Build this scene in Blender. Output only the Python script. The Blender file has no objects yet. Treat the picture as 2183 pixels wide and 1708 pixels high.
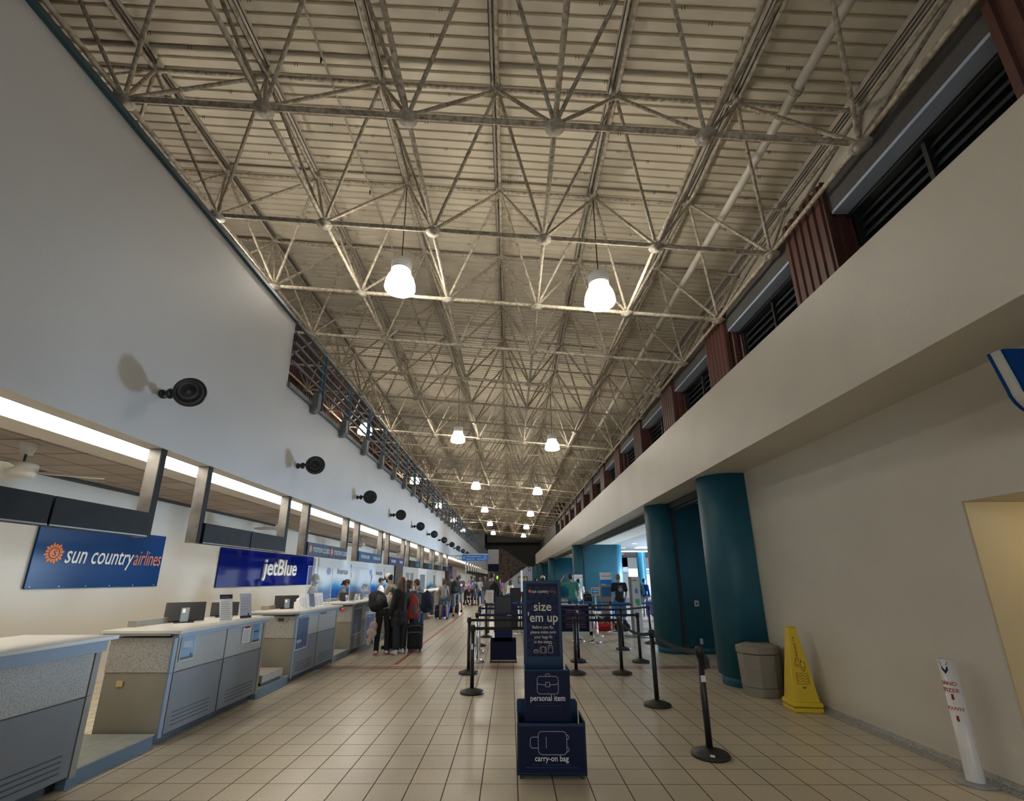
import bpy, math, random
from mathutils import Vector, Matrix, Euler
random.seed(7)
C = bpy.context.scene.collection
S = bpy.context.scene
PI = math.pi
# ---------------------------------------------------------------- camera
F_PX, W_PX = 951.859, 2183.0
pitch, yaw, roll = 0.2709, -0.01029, -0.00272
def cam_axes():
    cy, sy, cp, sp, cr, sr = math.cos(yaw), math.sin(yaw), math.cos(pitch), math.sin(pitch), math.cos(roll), math.sin(roll)
    f = Vector((sy*cp, cy*cp, sp)); r = Vector((cy, -sy, 0)); u = r.cross(f)
    return cr*r + sr*u, -sr*r + cr*u, f
r_, u_, f_ = cam_axes()
cd = bpy.data.cameras.new('camera'); cam = bpy.data.objects.new('camera', cd); C.objects.link(cam)
M = Matrix((r_, u_, -f_)).transposed().to_4x4(); M.translation = Vector((0, 0, 1.68))
cam.matrix_world = M
cd.sensor_width = 36.0; cd.lens = F_PX/W_PX*36.0
cd.shift_x = 15/W_PX; cd.shift_y = 115/W_PX
cd.clip_start = 0.05; cd.clip_end = 400
S.camera = cam
# ---------------------------------------------------------------- exposure, world, daylight
vs = S.view_settings
vs.view_transform = 'Standard'; vs.look = 'None'; vs.gamma = 1; vs.exposure = 0.33
try: vs.use_curve_mapping = False
except Exception: pass
w = bpy.data.worlds.new('sky'); S.world = w; w.use_nodes = True
bg = w.node_tree.nodes['Background']; bg.inputs[0].default_value = (0.74, 0.86, 1.0, 1); bg.inputs[1].default_value = 1.5
def area(name, loc, size, size_y, energy, color, direction):
    d = bpy.data.lights.new(name, 'AREA'); d.shape = 'RECTANGLE'; d.size = size; d.size_y = size_y
    d.energy = energy; d.color = color
    o = bpy.data.objects.new(name, d); C.objects.link(o); o.location = loc
    o.rotation_euler = Vector(direction).to_track_quat('-Z', 'Z').to_euler()
    return o
# daylight through the open street side of the concourse, the hall's open near end and the clerestory
area('street_daylight', (13.5, 24, 1.8), 50, 3.0, 38000, (0.56, 0.77, 1.0), (-1, 0, 0.05))
area('entrance_daylight', (-0.2, -7.5, 3.0), 7, 5.5, 50, (1.0, 0.93, 0.82), (0, 1, 0.25))
# ---------------------------------------------------------------- materials
MATS = {}
def mat(name, col, rough=0.5, metal=0.0, noise=0.0, nscale=8.0, bump=0.0, bscale=60.0, emit=None, es=1.0, alpha=None, spec=0.5, trans=0.0, col2=None, speck=None):
    if name in MATS: return MATS[name]
    m = bpy.data.materials.new(name); m.use_nodes = True; nt = m.node_tree; b = nt.nodes['Principled BSDF']
    b.inputs['Base Color'].default_value = (*col, 1); b.inputs['Roughness'].default_value = rough
    b.inputs['Metallic'].default_value = metal; b.inputs['Specular IOR Level'].default_value = spec
    if trans: b.inputs['Transmission Weight'].default_value = trans; b.inputs['IOR'].default_value = 1.45
    if alpha is not None: b.inputs['Alpha'].default_value = alpha
    tc = nt.nodes.new('ShaderNodeTexCoord')
    if noise or col2 or speck:
        n = nt.nodes.new('ShaderNodeTexNoise'); n.inputs['Scale'].default_value = nscale; n.inputs['Detail'].default_value = 5
        nt.links.new(tc.outputs['Object'], n.inputs['Vector'])
        rp = nt.nodes.new('ShaderNodeValToRGB')
        c2 = col2 if col2 else tuple(c*(1-noise) for c in col)
        rp.color_ramp.elements[0].color = (*c2, 1); rp.color_ramp.elements[1].color = (*col, 1)
        rp.color_ramp.elements[0].position = 0.3; rp.color_ramp.elements[1].position = 0.65
        if speck: rp.color_ramp.elements[0].position = speck; rp.color_ramp.elements[1].position = speck + 0.05
        nt.links.new(n.outputs['Fac'], rp.inputs[0]); nt.links.new(rp.outputs[0], b.inputs['Base Color'])
    if bump:
        n2 = nt.nodes.new('ShaderNodeTexNoise'); n2.inputs['Scale'].default_value = bscale
        nt.links.new(tc.outputs['Object'], n2.inputs['Vector'])
        bp = nt.nodes.new('ShaderNodeBump'); bp.inputs['Strength'].default_value = bump; bp.inputs['Distance'].default_value = 0.01
        nt.links.new(n2.outputs['Fac'], bp.inputs['Height']); nt.links.new(bp.outputs[0], b.inputs['Normal'])
    if emit: b.inputs['Emission Color'].default_value = (*emit, 1); b.inputs['Emission Strength'].default_value = es
    MATS[name] = m; return m
def srgb(r, g, b):
    return tuple(((c/255+0.055)/1.055)**2.4 if c > 10 else c/255/12.92 for c in (r, g, b))
WHITE = mat('white_wall_paint', (0.60, 0.595, 0.59), 0.45, noise=0.05, nscale=0.8, bump=0.15, bscale=40)
CREAM = mat('cream_wall_paint', (0.62, 0.58, 0.49), 0.42, noise=0.07, nscale=1.3, bump=0.15, bscale=30)
SOFFIT = mat('soffit_paint', (0.66, 0.62, 0.55), 0.6, noise=0.04, nscale=2)
DECK = mat('painted_roof_deck', (0.66, 0.59, 0.46), 0.6, noise=0.14, nscale=1.2)
STEEL = mat('painted_frame_steel', (0.52, 0.47, 0.38), 0.7, nscale=13, col2=(0.24, 0.19, 0.12), noise=1, spec=0.15)
HUBM = mat('painted_hub_steel', (0.46, 0.42, 0.35), 0.6, nscale=14, col2=(0.30, 0.26, 0.20), noise=1, spec=0.25)
TEAL = mat('teal_paint', (0.010, 0.10, 0.145), 0.5, noise=0.22, nscale=1.6, bump=0.3, bscale=30)
DARKTEAL = mat('teal_cap_paint', (0.03, 0.07, 0.085), 0.4)
RAIL = mat('slate_blue_rail_paint', (0.10, 0.15, 0.20), 0.4, noise=0.2)
BRACKET = mat('grey_bracket_steel', (0.17, 0.18, 0.18), 0.5, noise=0.35, nscale=6)
BROWN = mat('brown_ribbed_metal', (0.085, 0.030, 0.022), 0.5, noise=0.25, nscale=4)
GREYPANEL = mat('grey_bulkhead_paint', (0.085, 0.082, 0.08), 0.7, noise=0.1, spec=0.2)
DARKWALL = mat('dark_end_wall_paint', (0.060, 0.055, 0.052), 0.7, noise=0.2)
BLUEGREY = mat('blue_daylit_underside', (0.34, 0.40, 0.50), 0.5)  # daylight on the bulkhead undersides, put into the colour
BLACK = mat('black_plastic', (0.012, 0.012, 0.013), 0.42)
BLACKM = mat('black_metal', (0.018, 0.018, 0.018), 0.5, noise=0.3, nscale=12)
DARKGLASS = mat('dark_louver_glass', (0.02, 0.024, 0.028), 0.2)
CHROME = mat('chrome', (0.75, 0.77, 0.8), 0.18, 1.0)
ALU = mat('brushed_aluminium', (0.20, 0.235, 0.28), 0.5, 0.3)
LAM_U = mat('speckled_grey_laminate', (0.40, 0.39, 0.36), 0.45, nscale=110, col2=(0.13, 0.125, 0.11), speck=0.40)
LAM_L = mat('plain_grey_laminate', (0.155, 0.155, 0.16), 0.45, noise=0.08, nscale=3)
LAM_S = mat('taupe_side_laminate', (0.27, 0.245, 0.195), 0.45, noise=0.1, nscale=3)
TOPM = mat('pale_laminate_worktop', (0.55, 0.53, 0.48), 0.3)
TOPEDGE = mat('dark_worktop_edge', (0.20, 0.20, 0.20), 0.35)
STAIN = mat('blackened_sign_casing', (0.010, 0.0095, 0.009), 0.6, spec=0.25, noise=0.5, nscale=7)
PEWTER = mat('worn_pewter_casing', (0.20, 0.185, 0.165), 0.38, 0.35, nscale=3.5, col2=(0.09, 0.083, 0.075), noise=1)
NAVY = mat('navy_panel', (0.003, 0.006, 0.034), 0.5, spec=0.2)
NAVYF = mat('dark_blue_frame', (0.003, 0.030, 0.085), 0.42, spec=0.3)
SCBLUE = mat('glossy_blue_sign', (0.003, 0.045, 0.18), 0.2, spec=0.1)
JBBLUE = mat('glossy_royal_sign', (0.002, 0.008, 0.15), 0.05, spec=0.22)
ORANGE = mat('orange_print', (0.80, 0.22, 0.03), 0.5)
WPRINT = mat('white_print', (0.80, 0.80, 0.78), 0.5)
CPRINT = mat('cream_print', (0.70, 0.66, 0.55), 0.5)
DIMPRINT = mat('dim_blue_print', (0.03, 0.075, 0.16), 0.5)
REDP = mat('red_print', (0.50, 0.03, 0.03), 0.5)
BLKP = mat('black_print', (0.02, 0.02, 0.025), 0.5)
PAPER = mat('white_paper', (0.72, 0.72, 0.72), 0.6)
BLUEPOSTER = mat('pale_blue_poster', (0.12, 0.24, 0.42), 0.4, noise=0.35, nscale=9)
YELLOW = mat('yellow_plastic', (0.72, 0.50, 0.012), 0.4, noise=0.12, nscale=6)
TRASH = mat('taupe_plastic_bin', (0.26, 0.235, 0.185), 0.55, noise=0.1, nscale=9, bump=0.2, bscale=200)
PVC = mat('white_pvc', (0.72, 0.71, 0.68), 0.3)
TERRAZZO = mat('grey_terrazzo', (0.45, 0.44, 0.40), 0.5, nscale=90, col2=(0.12, 0.115, 0.10), noise=1)
GLOBE = mat('glowing_lamp_shade', (0.9, 0.9, 0.9), 0.4, emit=(1.0, 0.93, 0.82), es=46)
TUBE = mat('glowing_strip_diffuser', (0.9, 0.9, 0.9), 0.4, emit=(1.0, 0.93, 0.82), es=11)
LAMPW = mat('white_lamp_housing', (0.62, 0.62, 0.62), 0.4)
FANW = mat('cream_fan_enamel', (0.62, 0.59, 0.52), 0.35)
CEILT = mat('beige_ceiling_tile', (0.42, 0.36, 0.30), 0.8, noise=0.12, nscale=30)
CEILG = mat('dark_ceiling_grid', (0.10, 0.095, 0.09), 0.6)
PLEXI = mat('clear_plexiglass', (0.95, 0.98, 1.0), 0.02, alpha=0.13, spec=0.8)
STONE = mat('rough_brown_stone', (0.13, 0.105, 0.085), 0.9, nscale=2.2, col2=(0.035, 0.03, 0.026), noise=1, bump=1.0, bscale=6)
SCREEN = mat('blue_screen_face', (0.02, 0.12, 0.30), 0.2, emit=(0.05, 0.25, 0.6), es=0.5)
WOOD = mat('brown_wood_veneer', (0.20, 0.12, 0.065), 0.4, noise=0.3, nscale=4)
BELTK = mat('black_webbing', (0.014, 0.013, 0.012), 0.75)
BELTN = mat('navy_webbing', (0.006, 0.010, 0.075), 0.7)
BELTB = mat('blue_webbing', (0.005, 0.12, 0.42), 0.7)
TAPE = mat('red_floor_tape', (0.42, 0.05, 0.045), 0.5)
# tiled floor
def tile_mat():
    m = bpy.data.materials.new('beige_floor_tile'); m.use_nodes = True; nt = m.node_tree; N = nt.nodes.new; L = nt.links.new
    b = nt.nodes['Principled BSDF']; tc = N('ShaderNodeTexCoord'); sep = N('ShaderNodeSeparateXYZ'); L(tc.outputs['Object'], sep.inputs[0])
    def math_(op, a, bb=None, c=None):
        n = N('ShaderNodeMath'); n.operation = op
        for i, v in enumerate((a, bb, c)):
            if v is None: continue
            if isinstance(v, (int, float)): n.inputs[i].default_value = v
            else: L(v, n.inputs[i])
        return n.outputs[0]
    ux = math_('DIVIDE', math_('SUBTRACT', sep.outputs[0], 0.0538), 0.30482)
    uy = math_('DIVIDE', math_('SUBTRACT', sep.outputs[1], 4.39367), 0.31129)
    def grout(u, hw):
        fr = math_('FRACT', u); d = math_('MINIMUM', fr, math_('SUBTRACT', 1.0, fr)); return math_('LESS_THAN', d, hw)
    g = math_('MAXIMUM', grout(ux, 0.016), grout(uy, 0.012))
    cx, cy = math_('FLOOR', ux), math_('FLOOR', uy)
    comb = N('ShaderNodeCombineXYZ'); L(cx, comb.inputs[0]); L(cy, comb.inputs[1])
    wn = N('ShaderNodeTexWhiteNoise'); L(comb.outputs[0], wn.inputs[0])
    spk = N('ShaderNodeTexNoise'); spk.inputs['Scale'].default_value = 130; spk.inputs['Detail'].default_value = 3; L(tc.outputs['Object'], spk.inputs[0])
    big = N('ShaderNodeTexNoise'); big.inputs['Scale'].default_value = 0.9; big.inputs['Detail'].default_value = 4; L(tc.outputs['Object'], big.inputs[0])
    rp = N('ShaderNodeValToRGB'); L(spk.outputs['Fac'], rp.inputs[0])
    rp.color_ramp.elements[0].position = 0.32; rp.color_ramp.elements[0].color = (0.33, 0.27, 0.185, 1)
    rp.color_ramp.elements[1].position = 0.56; rp.color_ramp.elements[1].color = (0.62, 0.54, 0.405, 1)
    # red accent bands: one tile row across the hall, and red fields in the concourse
    def band(k): return math_('COMPARE', cy, float(k), 0.1)
    bb = math_('MAXIMUM', band(16), band(54))
    con = math_('MULTIPLY', math_('GREATER_THAN', sep.outputs[0], 4.4), math_('GREATER_THAN', math_('FRACT', math_('DIVIDE', cy, 10.0)), 0.55))
    red = math_('MAXIMUM', bb, con)
    mx = N('ShaderNodeMix'); mx.data_type = 'RGBA'; L(red, mx.inputs[0]); L(rp.outputs[0], mx.inputs[6]); mx.inputs[7].default_value = (0.36, 0.20, 0.145, 1)
    val = math_('ADD', math_('MULTIPLY', wn.outputs[0], 0.10), math_('ADD', 0.72, math_('MULTIPLY', big.outputs['Fac'], 0.42)))
    mv = N('ShaderNodeMix'); mv.data_type = 'RGBA'; mv.blend_type = 'MULTIPLY'; mv.inputs[0].default_value = 1; L(mx.outputs[2], mv.inputs[6]); L(val, mv.inputs[7])
    gm = N('ShaderNodeMix'); gm.data_type = 'RGBA'; L(g, gm.inputs[0]); L(mv.outputs[2], gm.inputs[6]); gm.inputs[7].default_value = (0.055, 0.043, 0.030, 1)
    L(gm.outputs[2], b.inputs['Base Color'])
    rr = math_('ADD', 0.24, math_('MULTIPLY', big.outputs['Fac'], 0.14)); L(math_('MAXIMUM', rr, math_('MULTIPLY', g, 0.8)), b.inputs['Roughness'])
    bp = N('ShaderNodeBump'); bp.inputs['Strength'].default_value = 0.35; bp.inputs['Distance'].default_value = 0.002
    L(math_('SUBTRACT', math_('MULTIPLY', spk.outputs['Fac'], 0.25), g), bp.inputs['Height']); L(bp.outputs[0], b.inputs['Normal'])
    return m
TILE = tile_mat()
# ---------------------------------------------------------------- mesh helpers
class MB:
    def __init__(s): s.v = []; s.f = []; s.sm = []
    def add(s, vs, fs, smooth=False):
        n = len(s.v); s.v += [tuple(p) for p in vs]; s.f += [tuple(i+n for i in f) for f in fs]; s.sm += [smooth]*len(fs); return s
    def box(s, a, b):
        (x0, y0, z0), (x1, y1, z1) = a, b
        return s.add([(x0,y0,z0),(x1,y0,z0),(x1,y1,z0),(x0,y1,z0),(x0,y0,z1),(x1,y0,z1),(x1,y1,z1),(x0,y1,z1)],
                     [(0,3,2,1),(4,5,6,7),(0,1,5,4),(1,2,6,5),(2,3,7,6),(3,0,4,7)])
    def bar(s, p, q, w, h, up=(0,0,1)):
        p, q = Vector(p), Vector(q); d = (q-p).normalized(); a = d.cross(Vector(up)).normalized()*w/2; c = a.cross(d).normalized()*h/2
        vs = [p-a-c, p+a-c, p+a+c, p-a+c, q-a-c, q+a-c, q+a+c, q-a+c]
        return s.add(vs, [(0,1,2,3),(7,6,5,4),(0,4,5,1),(1,5,6,2),(2,6,7,3),(3,7,4,0)])
    def tube(s, p, q, r, r2=None, n=8, caps=True):
        p, q = Vector(p), Vector(q); r2 = r if r2 is None else r2; d = (q-p).normalized()
        a = d.orthogonal().normalized(); b = d.cross(a)
        vs = [p+(a*math.cos(t)+b*math.sin(t))*r for t in [2*PI*i/n for i in range(n)]] + [q+(a*math.cos(t)+b*math.sin(t))*r2 for t in [2*PI*i/n for i in range(n)]]
        s.add(vs, [(i, (i+1) % n, n+(i+1) % n, n+i) for i in range(n)], True)
        if caps: s.add(vs[:n], [tuple(range(n))[::-1]]); s.add(vs[n:], [tuple(range(n))])
        return s
    def path(s, pts, r, n=6):
        for a, b in zip(pts, pts[1:]): s.tube(a, b, r, n=n)
        return s
    def lathe(s, prof, c=(0,0,0), n=24, M=None, smooth=True):
        vs = []; m = len(prof); c = Vector(c)
        for i in range(n):
            t = 2*PI*i/n
            for r, z in prof:
                p = Vector((r*math.cos(t), r*math.sin(t), z)); vs.append((M @ p if M else p) + c)
        fs = [(i*m+j, ((i+1) % n)*m+j, ((i+1) % n)*m+j+1, i*m+j+1) for i in range(n) for j in range(m-1)]
        return s.add(vs, fs, smooth)
    def prism(s, pts, d):          # polygon (list of 3D points) pushed along d
        n = len(pts); d = Vector(d); vs = [Vector(p) for p in pts] + [Vector(p)+d for p in pts]
        return s.add(vs, [tuple(range(n))[::-1], tuple(range(n, 2*n))] + [(i, (i+1) % n, n+(i+1) % n, n+i) for i in range(n)])
    def ell(s, c, r, n=10, m=7, R=None):
        vs = []; c = Vector(c)
        for j in range(m+1):
            ph = PI*j/m
            for i in range(n):
                p = Vector((r[0]*math.sin(ph)*math.cos(2*PI*i/n), r[1]*math.sin(ph)*math.sin(2*PI*i/n), r[2]*math.cos(ph)))
                vs.append((R @ p if R else p) + c)
        return s.add(vs, [(j*n+i, (j+1)*n+i, (j+1)*n+(i+1) % n, j*n+(i+1) % n) for j in range(m) for i in range(n)], True)
    def cap(s, p, r, q, r2, n=10):  # tapered capsule
        p, q = Vector(p), Vector(q); s.tube(p, q, r, r2, n); s.ell(p, (r,)*3, n, 6); s.ell(q, (r2,)*3, n, 6); return s
    def build(s, name, m, parent=None, loc=None, bevel=0):
        me = bpy.data.meshes.new(name); me.from_pydata(s.v, [], s.f); me.materials.append(m)
        me.polygons.foreach_set('use_smooth', s.sm); me.update()
        o = bpy.data.objects.new(name, me); C.objects.link(o)
        if parent: o.parent = parent
        if loc: o.location = loc
        if bevel:
            bv = o.modifiers.new('bevel', 'BEVEL'); bv.width = bevel; bv.segments = 2; bv.limit_method = 'ANGLE'
        return o
def tag(o, label, cat, group=None, kind=None):
    o['label'] = label; o['category'] = cat
    if group: o['group'] = group
    if kind: o['kind'] = kind
    return o
def thing(name, label, cat, loc=(0,0,0), rz=0, group=None):
    o = bpy.data.objects.new(name, None); C.objects.link(o); o.empty_display_size = 0.1
    o.location = loc; o.rotation_euler = (0, 0, rz); return tag(o, label, cat, group)
def struct(name, mb, m, parent=None, label=None):
    o = mb.build(name, m, parent)
    if not parent: o['kind'] = 'structure'
    if label: o['label'] = label
    return o
def box(a, b): return MB().box(a, b)
KIDS = {}
def copy_tree(o, parent=None):
    c = o.copy(); C.objects.link(c)
    if parent: c.parent = parent
    for ch in list(o.children): copy_tree(ch, c)
    return c
ORD = ['nearest','second','third','fourth','fifth','sixth','seventh','eighth','ninth','tenth','eleventh','twelfth','thirteenth','fourteenth','fifteenth','sixteenth','seventeenth','eighteenth','nineteenth','twentieth','twenty first','twenty second','twenty third','twenty fourth','twenty fifth','twenty sixth','twenty seventh','twenty eighth','twenty ninth','thirtieth']
def ordw(i): return ORD[i] if i < len(ORD) else ORD[-1]
FACE_X = Matrix(((0,0,1),(1,0,0),(0,1,0)))      # sign on a surface that looks towards +X
FACE_Y = Matrix(((1,0,0),(0,0,-1),(0,1,0)))     # sign on a surface that looks towards -Y
def text(s_, size, loc, face, m, parent, name='lettering', align='LEFT', shear=0, off=0.0, sx=1.0, depth=0.002):
    c = bpy.data.curves.new(name, 'FONT'); c.body = s_; c.size = size; c.align_x = align; c.shear = shear; c.offset = off*size; c.resolution_u = 3
    c.extrude = depth/2
    t = bpy.data.objects.new('tmp', c); me = bpy.data.meshes.new_from_object(t); bpy.data.objects.remove(t); bpy.data.curves.remove(c)
    me.materials.clear(); me.materials.append(m)
    R = face.to_4x4() @ Matrix.Diagonal((sx, 1, 1, 1)); me.transform(R); me.transform(Matrix.Translation(Vector(loc)))
    me.name = name; o = bpy.data.objects.new(name, me); C.objects.link(o)
    if parent: o.parent = parent
    return o
def lines2d(polys, face, loc, wdt, m, parent, name, depth=0.002):   # line drawing: list of 2D polylines
    b = MB()
    for pl in polys:
        for (x0, y0), (x1, y1) in zip(pl, pl[1:]):
            d = Vector((x1-x0, y1-y0)); l = d.length
            if l < 1e-6: continue
            d /= l; n = Vector((-d.y, d.x))*wdt/2; e = d*wdt*0.4
            pts = [Vector((x0, y0))-e-n, Vector((x1, y1))+e-n, Vector((x1, y1))+e+n, Vector((x0, y0))-e+n]
            p3 = [face @ Vector((p.x, p.y, 0)) + Vector(loc) for p in pts]
            b.prism(p3, face @ Vector((0, 0, depth)))
    return b.build(name, m, parent)
def rrect(x0, y0, x1, y1, r, n=5):
    pts = []
    for cx, cy, a0 in ((x1-r, y1-r, 0), (x0+r, y1-r, PI/2), (x0+r, y0+r, PI), (x1-r, y0+r, 1.5*PI)):
        pts += [(cx+r*math.cos(a0+PI/2*k/n), cy+r*math.sin(a0+PI/2*k/n)) for k in range(n+1)]
    return pts + [pts[0]]
def arc(cx, cy, r, a0, a1, n=10, ry=None):
    ry = ry or r
    return [(cx+r*math.cos(a0+(a1-a0)*k/n), cy+ry*math.sin(a0+(a1-a0)*k/n)) for k in range(n+1)]
BLOBS = []
def blob(name, mb, m, parent=None, voxel=0.012, smooth=4, loc=None):
    o = mb.build(name, m, parent, loc); r = o.modifiers.new('r', 'REMESH'); r.mode = 'VOXEL'; r.voxel_size = voxel; r.use_smooth_shade = True
    sm = o.modifiers.new('s', 'SMOOTH'); sm.iterations = smooth; sm.factor = 0.5
    BLOBS.append(o); return o
# ================================================================ the shell
YF = 86.0      # far end wall
struct('floor', box((-12, -9, -0.3), (22, YF+1, 0)), TILE)
# left: tall wall by the camera, then the lower wall carrying the walkway railing
wl = MB().prism([(-3.85, -9, 3.09), (-3.85, 7.1, 3.09), (-3.85, 7.1, 4.94), (-3.85, 7.1, 6.14), (-3.85, -9, 6.14)], (-0.22, 0, 0))
struct('wall_left', wl, WHITE)
struct('wall_left_low', box((-4.07, 7.1, 3.09), (-3.85, YF-1, 4.90)), WHITE)
struct('trim_1', box((-4.1, -9, 6.14), (-3.80, 7.1, 6.20)), DARKTEAL)
struct('trim_2', box((-4.1, 7.1, 4.90), (-3.80, YF-1, 4.98)), BRACKET)
# soffit beam with the light slot, and ceiling over the counters
struct('ceiling_beam_front', box((-3.99, -9, 3.085), (-3.8501, YF-1, 3.12)), SOFFIT)
struct('ceiling_beam_back', box((-4.86, -9, 3.085), (-4.50, YF-1, 3.40)), SOFFIT)
struct('ceiling_slot', box((-4.50, -9, 3.20), (-3.99, YF-1, 3.25)), SOFFIT)
# suspended tile ceiling
def ceil_mat():
    m = bpy.data.materials.new('tile_grid_ceiling'); m.use_nodes = True; nt = m.node_tree; b = nt.nodes['Principled BSDF']; b.inputs['Roughness'].default_value = 0.8
    tc = nt.nodes.new('ShaderNodeTexCoord'); br = nt.nodes.new('ShaderNodeTexBrick'); br.offset = 0; br.squash = 1
    br.inputs['Scale'].default_value = 1; br.inputs['Brick Width'].default_value = 0.61; br.inputs['Row Height'].default_value = 0.61
    br.inputs['Mortar Size'].default_value = 0.012; br.inputs['Mortar Smooth'].default_value = 0; br.inputs['Bias'].default_value = -0.35
    br.inputs['Color1'].default_value = (0.40, 0.32, 0.26, 1); br.inputs['Color2'].default_value = (0.52, 0.50, 0.47, 1); br.inputs['Mortar'].default_value = (0.09, 0.085, 0.08, 1)
    nt.links.new(tc.outputs['Object'], br.inputs['Vector']); nt.links.new(br.outputs['Color'], b.inputs['Base Color']); return m
struct('ceiling_counter', box((-7.3, -9, 3.25), (-4.87, YF-1, 3.30)), ceil_mat())
struct('wall_back_left', box((-7.3, -9, 0), (-7.0, YF-1, 3.25)), CREAM)
struct('trim_3', box((-7.0, -9, 3.19), (-6.97, YF-1, 3.245)), GREYPANEL)
# strip light fittings in the slot
for i in range(16):
    y0 = -2.0 + i*2.50
    st = tag(box((-4.47, y0, 3.155), (-4.06, y0+2.46, 3.199)).build('strip_light_body', LAMPW), '%s fluorescent strip light in the slot above the counters' % ordw(i).capitalize(), 'strip light', 'strip lights above the counters')
    st.name = 'strip_light'; box((-4.46, y0+0.03, 3.13), (-4.05, y0+2.43, 3.156)).build('diffuser', TUBE, st)
st = tag(box((-4.47, 38.0, 3.155), (-4.085, 84, 3.199)).build('strip_light', LAMPW), 'long far run of strip light over the distant counters', 'strip light', 'strip lights above the counters')
box((-4.46, 38.05, 3.135), (-4.085, 83.9, 3.156)).build('diffuser', TUBE, st)
# mezzanine behind the low wall
struct('ceiling_walkway_slab', box((-9.3, -9, 4.55), (-4.07, YF-1, 4.75)), GREYPANEL)
def ribbed(x0, y0, x1, y1, z0, z1, pitch_=0.20, amp=0.035):
    # upright sheet with box ribs, from (x0,y0) to (x1,y1); ribs stand out to the left of the direction
    d = Vector((x1-x0, y1-y0, 0)); L_ = d.length; d /= L_; n = Vector((-d.y, d.x, 0)); k = max(1, round(L_/pitch_)); p = L_/k; pr = []
    for i in range(k): pr += [(i*p, 0), (i*p+p*0.45, 0), (i*p+p*0.55, amp), (i*p+p*0.9, amp)]
    pr.append((L_, 0)); vs = []
    for t, a in pr:
        q = Vector((x0, y0, 0)) + d*t + n*a; vs += [(q.x, q.y, z0), (q.x, q.y, z1)]
    return vs, [(2*i, 2*i+2, 2*i+3, 2*i+1) for i in range(len(pr)-1)]
lw = MB(); vs_, fs_ = ribbed(-9.0, 60, -9.0, -6, 4.75, 11.6); lw.add(vs_, fs_); lw.box((-9.3, -9, 4.75), (-9.05, YF-1, 12.3))
struct('wall_mezzanine', lw, BROWN)
for i in range(14):
    y0 = 4.4+3.87*i; wn_ = struct('window_%d' % (i+20), MB().box((-8.98, y0, 7.2), (-8.86, y0+2.6, 9.3)), DARKGLASS)
    sl = MB()
    for k in range(9): sl.box((-8.86, y0+0.05, 7.3+k*0.22), (-8.80, y0+2.55, 7.34+k*0.22))
    sl.build('louver_blades', BRACKET, wn_)
# right: plaster wall by the passage, then the teal piers; fascia above
struct('wall_right', box((4.1, 4.08, 0), (8.0, 7.665, 3.455)), CREAM)
struct('wall_right_lintel', box((4.1, -9, 2.34), (8.0, 4.0801, 3.455)), CREAM)
ALC = mat('passage_yellow_paint', (0.66, 0.55, 0.33), 0.5, noise=0.05, nscale=2)
struct('wall_passage_side', box((4.12, 4.065, 0), (8.0, 4.082, 2.338)), ALC)
struct('wall_passage_back', box((8.0, -9, 0), (8.2, 4.1, 3.455)), ALC)
struct('wall_right_near', box((4.1, -9, 0), (8.0, 1.0, 2.345)), CREAM)
cov = MB(); cov.prism([(4.10, 4.08, 0.07), (4.07, 4.08, 0.03), (4.0, 4.08, 0.006), (4.0, 4.08, 0), (4.10, 4.08, 0)], (0, 3.58, 0))
struct('baseboard_right', cov, TERRAZZO)
struct('wall_right_fascia', box((3.35, -9, 3.455), (5.60, 60, 4.70)), CREAM)
struct('ceiling_concourse', box((5.60, -9, 3.455), (16, YF, 3.6)), mat('concourse_ceiling_paint', (0.30, 0.30, 0.31), 0.7))
# clerestory: ledge, ribbed brown columns, grey bulkheads, louvered windows
struct('wall_right_ledge', box((5.60, -9, 4.0), (7.3, YF, 4.72)), GREYPANEL)
struct('wall_right_bulkhead_top', box((6.13, -9, 8.36), (6.92, YF, 8.46)), GREYPANEL)
struct('wall_right_upper', box((6.92, -9, 4.70), (7.3, YF, 12)), CREAM)
WIN = []
for i in range(-1, 14):
    yf = 3.73 + 3.87*i; y0 = yf-1.12
    b_ = MB(); b_.box((5.62, y0+0.04, 4.72), (6.0, yf-0.04, 8.52))
    for seg in ((5.58, yf, 5.58, y0), (5.58, y0, 6.0, y0)):
        v1, f1 = ribbed(*seg, 4.72, 8.52); b_.add(v1, [f[::-1] for f in f1])
    if i < 13:
        tag(b_.build('ribbed_column', BROWN), '%s brown ribbed metal column from the near end above the right fascia' % ordw(i+1).capitalize(), 'column', 'brown ribbed columns of the clerestory')
        struct('trim_%d' % (i+10), box((5.66, yf, 7.86), (6.12, yf+2.75, 8.46)), GREYPANEL)
        struct('trim_%d' % (i+30), box((5.665, yf+0.01, 7.80), (5.93, yf+2.73, 7.859)), BLUEGREY)  # underside strip coloured pale blue as if lit by daylight
        wn_ = struct('window_%d' % (i+2), box((6.14, yf, 5.2), (6.18, yf+2.75, 7.855)), DARKGLASS)
        fr = MB()
        for yy in (yf+0.04, yf+1.36, yf+2.68): fr.box((6.00, yy-0.03, 5.2), (6.12, yy+0.03, 7.78))
        fr.box((5.94, yf, 7.74), (6.13, yf+2.75, 7.855)); fr.build('frame', BLACKM, wn_)
        sl = MB()
        for k in range(14): sl.add([(6.04, yf+0.1, 5.30+k*0.175), (6.04, yf+2.65, 5.30+k*0.175), (6.11, yf+2.65, 5.43+k*0.175), (6.11, yf+0.1, 5.43+k*0.175)], [(0, 1, 2, 3)])
        sl.build('louver_blades', mat('dull_louver_blade', (0.10, 0.11, 0.12), 0.35, 0.5), wn_)
struct('wall_right_far_upper', box((5.55, 54.5, 4.72), (7.1, YF, 11.6)), GREYPANEL)
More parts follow.
